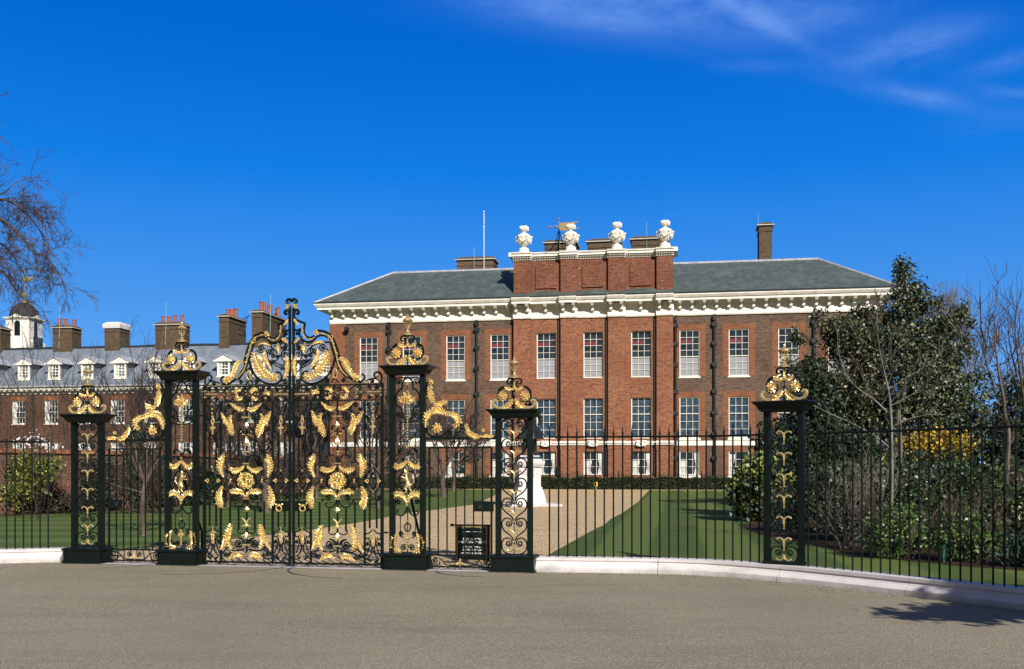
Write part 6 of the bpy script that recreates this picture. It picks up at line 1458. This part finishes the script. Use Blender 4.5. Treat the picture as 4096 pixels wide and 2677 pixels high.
limbs('slender bare tree with silvery branches fanned out in front of the holly', 'bare_tree', 20.0, 0, [
    ([(705, 2230), (712, 1900), (705, 1555), (690, 1300), (662, 1150), (622, 1000), (595, 880), (570, 700), (578, 500)], .036, .006),
    ([(690, 1370), (560, 1260), (430, 1180), (330, 1080), (270, 950), (240, 850)], .022, .005), ([(700, 1640), (600, 1550), (470, 1470), (380, 1420), (300, 1380), (130, 1290), (60, 1195)], .022, .005),
    ([(560, 1260), (512, 1100), (478, 950)], .012, .004), ([(700, 1310), (790, 1270), (900, 1210), (1060, 1180), (1180, 1150)], .015, .004), ([(692, 1180), (800, 1110), (920, 1040), (1080, 930), (1138, 800)], .016, .004),
    ([(572, 700), (640, 590), (750, 485)], .012, .004), ([(595, 880), (500, 800), (455, 740)], .012, .004), ([(702, 1480), (850, 1410), (1020, 1378), (1200, 1385)], .014, .005), ([(690, 1300), (760, 1200), (830, 1080), (880, 900)], .012, .004), ([(670, 1180), (700, 1060), (680, 960), (740, 870)], .010, .004)],
    (705, 2230), 'bark_pale', 'bark_grey', 51, dens=1, twl=.32)
limbs('stout grey sawn-off trunk standing between the silvery tree and the forsythia', 'sawn_tree', 24.0, 0, [([(785, 2100), (785, 1800), (780, 1500), (775, 1340)], .075, .055)], (785, 2100), 'bark_grey', 'twig', 53, dens=0)
gb_ = 'bare pollarded trees at the right edge'
limbs('bare tree with knobbly upright shoots, the taller, at the right edge behind the railing', 'bare_tree', 19.0, 0, [
    ([(1010, 2100), (1010, 1700), (1022, 1250), (985, 1100), (960, 950), (925, 820), (900, 700), (870, 560), (858, 400), (872, 100)], .046, .008),
    ([(928, 870), (850, 720), (800, 600), (740, 530)], .022, .006), ([(872, 570), (800, 420), (772, 185)], .020, .008), ([(870, 520), (905, 400), (932, 330)], .012, .006), ([(890, 690), (945, 560), (970, 410)], .014, .006), ([(902, 710), (1000, 680), (1030, 600)], .014, .005), ([(800, 600), (720, 480), (700, 330)], .012, .005), ([(1020, 1230), (930, 1210), (905, 1205)], .02, .01), ([(1020, 1300), (1080, 1300), (1140, 1180)], .02, .01)],
    (1010, 2100), 'bark_grey', 'twig_dark', 57, ox=3500, oy=1100, sc=1.943, dens=2, twl=.4, group=gb_)
limbs('bare tree with knobbly shoots crossing the right edge of the view, behind the taller one', 'bare_tree', 23.0, 0, [
    ([(1190, 2000), (1180, 1400), (1150, 1050), (1120, 850), (1080, 620), (1055, 450), (1060, 260)], .055, .009),
    ([(1110, 800), (1040, 560), (1015, 370)], .022, .008), ([(1090, 700), (1150, 520), (1180, 380)], .022, .008), ([(1140, 980), (1060, 740), (1030, 640)], .018, .006), ([(1180, 1200), (1120, 960), (1200, 700)], .02, .008), ([(1150, 700), (1110, 500), (1105, 400)], .014, .006)],
    (1190, 2000), 'bark_brown', 'twig_dark', 59, ox=3500, oy=1100, sc=1.943, dens=3, twl=.55, group=gb_)
bare_tree('distant_tree', 'distant bare tree with a tall fan of fine grey twigs, right of the holly', 25.0, 56, 10.2, 61, 'bark_grey', 'twig_grey', r=.2, trunk=.16, spread=.42, up=.22, depth=6, rmin=.012, kids=(3, 4))
bare_tree('distant_tree', 'smaller distant bare tree at the right edge beyond the dark conifer', 31.0, 60, 8.2, 63, 'bark_grey', 'twig_grey', r=.2, trunk=.2, spread=.5, up=.18, depth=5, rmin=.012)
t = thing('conifer', 'dense dark conifer at the right edge of the view', 'tree', (13.1, 24.5, 0)); leaves('crown', M['dark_leaf'], cloud([(0, 0, 2.2, 1.3, 1.2, 1.9, 360), (.5, 0, 3.3, .8, .8, .9, 90), (-.2, -.2, 1.0, 1.6, 1.2, 1.1, 180)], .12, 24, .3), .08, t)
tb = MB(); tb.tube([(0, 0, 0), (.2, 0, 3.6)], .1, 6, r1=.02); tb.build('trunk', M['bark_brown'], t)
# forsythia
t = thing('forsythia', 'shrub topped with bright yellow flowers, behind the right-hand railing', 'shrub', (10.7, 25.2, 0))
leaves('blossom', M['forsythia'], cloud([(-.3, -.2, 2.2, .75, .4, .42, 95), (.5, -.1, 2.15, .6, .4, .5, 55), (-1.0, 0, 1.8, .3, .3, .25, 12)], .07, 14, .1), .05, t, 1.4)
leaves('foliage', M['dark_leaf'], cloud([(0, .1, 1.1, 1.4, .7, 1.1, 260)], .12, 20, .2), .07, t)
def shrub(name, label, x, y, blobs, lm, size, cl=.09, per=18, shell=.3, stems=0, sl=1.2, sm='twig', sr=.012, asp=1.5, seed=1, spread=.5, dp=3):
    t = thing(name, label, 'shrub', (x, y, 0)); rnd = random.Random(seed)
    if blobs: leaves('foliage', M[lm], cloud(blobs, cl, per, shell), size, t, asp)
    if stems:
        tb = MB(); wb = MB()
        for k in range(stems): grow(wb, wb, (rnd.gauss(0, .22), rnd.gauss(0, .18), 0), (rnd.gauss(0, .45), rnd.gauss(0, .3), 1), sl*rnd.uniform(.6, 1.1), sr, dp, rnd, .05, 0, (2, 4), spread, .62, 5, .004)
        wb.build('stems', M[sm], t)
    return t
shrub('twiggy_shrub', 'leafless twiggy brown shrub just right of the kerb pillar', 6.75, 19.6, [(0, 0, .75, .75, .5, .6, 60)], 'brown_leaf', .035, .1, 14, .2, 16, 1.0, 'twig_grey', .011, seed=71)
shrub('twiggy_shrub', 'reddish-brown twiggy shrub low down in front of the leafless one', 6.9, 18.7, [(0, 0, .5, .5, .4, .5, 50)], 'brown_leaf', .035, .09, 14, .2, 10, .6, 'twig_dark', .008, seed=72)
shrub('spring_shrub', 'low bright green shrub in front, left part of the right-hand bed', 6.75, 17.5, [(0, 0, .42, .62, .42, .48, 150)], 'shrub_leaf', .042, .06, 16, .3, 20, .5, 'twig', .006, seed=73)
shrub('spring_shrub', 'low bright green shrub with stray tall shoots in the middle of the right-hand bed', 7.75, 16.9, [(0, 0, .38, .65, .42, .45, 160), (-.1, 0, .75, .3, .3, .25, 20)], 'shrub_leaf', .042, .06, 16, .3, 24, .6, 'twig', .006, seed=74)
shrub('stemmy_shrub', 'tall dark shrub with many pale upright stems behind the low green ones', 8.7, 20.2, [(0, .2, .9, 1.1, .5, .85, 230)], 'ivy', .05, .1, 20, .1, 11, .95, 'bark_grey', .010, seed=75, dp=2)
shrub('stemmy_shrub', 'dark shrub with pale stems at the right edge, beneath the pollarded tree', 10.2, 19.6, [(0, .2, .9, 1.0, .5, .9, 220), (-.6, .6, 1.2, .7, .5, .7, 100)], 'ivy', .05, .1, 20, .1, 10, .95, 'bark_grey', .010, seed=76, dp=2)
shrub('dark_shrub', 'dense dark green shrub mass below the silvery tree', 9.0, 23.4, [(0, 0, 1.0, 1.3, .7, 1.0, 220), (-1.2, .8, .9, .8, .6, .9, 90)], 'dark_leaf', .06, .12, 26, .2, 12, 1.0, seed=77)
shrub('dark_shrub', 'dark leafy shrub directly behind the twiggy brown ones', 7.6, 21.2, [(0, 0, .85, .9, .6, .9, 220)], 'ivy', .055, .11, 24, .2, 8, .9, seed=81)
shrub('dark_shrub', 'dark leafy shrub behind the middle of the low green ones', 9.6, 18.6, [(0, 0, .7, .9, .5, .75, 180)], 'ivy', .05, .1, 22, .2, 8, .8, seed=82)
shrub('dark_shrub', 'dense dark green shrub mass behind the stems at the right edge', 12.3, 22.4, [(0, 0, 1.0, 1.3, .7, 1.05, 220)], 'dark_leaf', .07, .12, 20, .2, 8, 1.0, seed=78)
shrub('grey_shrub', 'small silvery-leaved shrub between the kerb pillar and the twiggy brown shrub', 6.9, 24.5, [(0, 0, .55, .55, .4, .55, 70)], 'juniper', .06, .08, 16, .2, 10, .6, seed=79)
shrub('juniper', 'flat-spreading blue-green juniper at the lower right corner of the lawn', 8.7, 15.9, [(0, 0, .28, .95, .55, .30, 170), (.7, -.4, .25, .7, .5, .26, 90)], 'juniper', .035, .07, 22, .2, 0, asp=2.6, seed=80)
for i, (x, y, lab) in enumerate(((7.25, 16.75, 'clump of daffodil leaves in the gap of the low green shrubs'), (8.35, 16.2, 'clump of daffodil leaves beside the juniper'))):
    t = thing('daffodil_clump', lab, 'plant', (x, y, 0)); b = MB()
    for k in range(26):
        a = random.uniform(0, 6.28); r0 = random.uniform(0, .07); h = random.uniform(.25, .42); s = random.uniform(.03, .14); w = .008; px, py = r0*math.cos(a), r0*math.sin(a); q = (-math.sin(a)*w, math.cos(a)*w)
        p1 = (px+s*.4*math.cos(a), py+s*.4*math.sin(a), h*.6); p2 = (px+s*math.cos(a), py+s*math.sin(a), h)
        b.add([(px-q[0], py-q[1], 0), (px+q[0], py+q[1], 0), (p1[0]+q[0], p1[1]+q[1], p1[2]), (p1[0]-q[0], p1[1]-q[1], p1[2]), p2], [(0, 1, 2, 3), (3, 2, 4)])
    b.build('blades', M['blade'], t)
# distant planting that closes the view beyond the right lawn
C = cloud([(24, 62, 1.6, 5, 3, 2.0, 320), (32, 60, 1.8, 6, 3, 2.4, 340), (42, 58, 2.2, 7, 3, 2.8, 340), (54, 56, 2.6, 8, 3, 3.2, 300), (19.5, 52, 1.2, 2.5, 2, 1.6, 160), (17.5, 30, 1.2, 3, 2.5, 1.7, 300)], .3, 18, .2)
o = leaves('far_shrubbery', M['ivy'], C, .22, None, 1.3); tag(o, 'dark shrubbery closing the garden at the far right', kind='stuff')
# plane tree whose branches hang in from the upper left
def plane_tree():
    Y = 33.0; k = Y/F; X0 = -23.5; t = thing('plane_tree', 'big bare plane tree whose drooping twiggy branches hang in at the upper left', 'tree', (X0, Y, 0)); tb = MB(); wb = MB(); rnd = random.Random(91); fb = MB()
    tb.tube([(0, 0, -.1), (.1, 0, 2), (.3, 0, 5), (1.0, 0, 8.2), (1.6, 0, 10)], lambda f: .48*(1-.6*f), 12)
    P = lambda pts: [((x-70-HX)*k-X0, yy, 1.6+(HY-y-50)*k) for x, y, yy in pts]
    Ls = [([(-180, 1010, 0), (-90, 900, -.3), (0, 895, -.6), (40, 925, -.8), (95, 1000, -1), (120, 1045, -1), (165, 1078, -1.1), (215, 1150, -1.2), (262, 1182, -1.2)], .075, .012), ([(-200, 900, 0), (-60, 770, .4), (30, 808, .7), (110, 880, .9), (150, 935, 1), (185, 942, 1.1), (235, 1005, 1.2), (262, 1060, 1.2)], .06, .010),
          ([(-150, 850, 0), (-40, 720, 1), (30, 715, 1.3), (85, 760, 1.6), (135, 830, 1.7), (150, 900, 1.8)], .05, .010), ([(-120, 980, 0), (-20, 990, -1), (15, 1060, -1.3), (35, 1140, -1.4), (75, 1215, -1.5)], .045, .010), ([(-150, 700, 0), (-30, 640, -1), (30, 560, -1.4), (55, 500, -1.7), (45, 440, -1.8)], .04, .008),
          ([(-150, 640, 0), (-20, 700, 1), (60, 640, 1.2), (130, 605, 1.4)], .035, .008), ([(95, 1000, -1), (150, 985, -1.3), (205, 930, -1.5)], .025, .008), ([(-100, 930, 0), (-30, 880, 1.5), (25, 960, 2), (60, 1060, 2.3)], .04, .010), ([(-120, 800, 0), (-10, 820, -2), (25, 870, -2.2), (40, 960, -2.4)], .04, .010), ([(-120, 760, 0), (0, 690, 2), (70, 720, 2.2), (120, 760, 2.4)], .03, .008)]
    for pth, ra, rb in Ls:
        Q = P(pth); st = Vector((1.2, 0, 8.6)); Q = [tuple(st), tuple((st+Vector(Q[0]))/2+Vector((0, 0, .5)))]+Q
        S_ = [Vector(p) for p in spline(Q, 5)]; tb.tube(S_, ra*1.5, 6, r1=rb)
        for j in range(9, len(S_)):
            if S_[j].x+X0 < -18.5: continue
            for q in range(2):
                if rnd.random() < .42: continue
                d = (S_[j]-S_[j-1]).normalized(); grow(wb, wb, S_[j], d*.7+Vector((rnd.gauss(.15, .6), rnd.gauss(0, .6), rnd.gauss(-.1, .6))), rnd.uniform(.4, .8), .014, 3, rnd, -.02, .05, (2, 4), .8, .66, 5, .0055, .2)
    vs = wb.v
    for i in range(70):
        v = rnd.choice(vs); fb.ball((v[0], v[1], v[2]-.07), .022, n=6, m=4); fb.tube([(v[0], v[1], v[2]), (v[0], v[1], v[2]-.06)], .003, 3)
    tb.build('trunk', M['bark_brown'], t); wb.build('crown', M['twig_dark'], t); build_f = fb.build('seed_balls', M['twig_dark'], t)
plane_tree()
# evergreen standing right of the camera, its shadow falls across the kerb and road at the lower right
t = thing('evergreen_tree', 'leafy tree standing on the road side just outside the right edge, shading kerb and tarmac', 'tree', (8.1, 5.6, 0))
leaves('crown', M['dark_leaf'], cloud([(.3, .5, 3.9, .8, .7, .5, 120), (-.7, .3, 3.6, .7, .3, .16, 34), (.6, .6, 4.6, .9, .7, .6, 130), (-1.5, .1, 3.5, .6, .12, .05, 12), (.35, -.6, 5.0, .45, .5, .35, 60)], .12, 26, .2), .13, t)
tb = MB(); tb.tube([(0, 0, 0), (0, 0, 2), (-.1, 0, 4.6)], .16, 8, r1=.05); tb.tube([(0, 0, 3.2), (-1.0, .2, 3.55), (-2.3, 0, 3.45)], .04, 5, r1=.01); tb.build('trunk', M['bark_brown'], t)
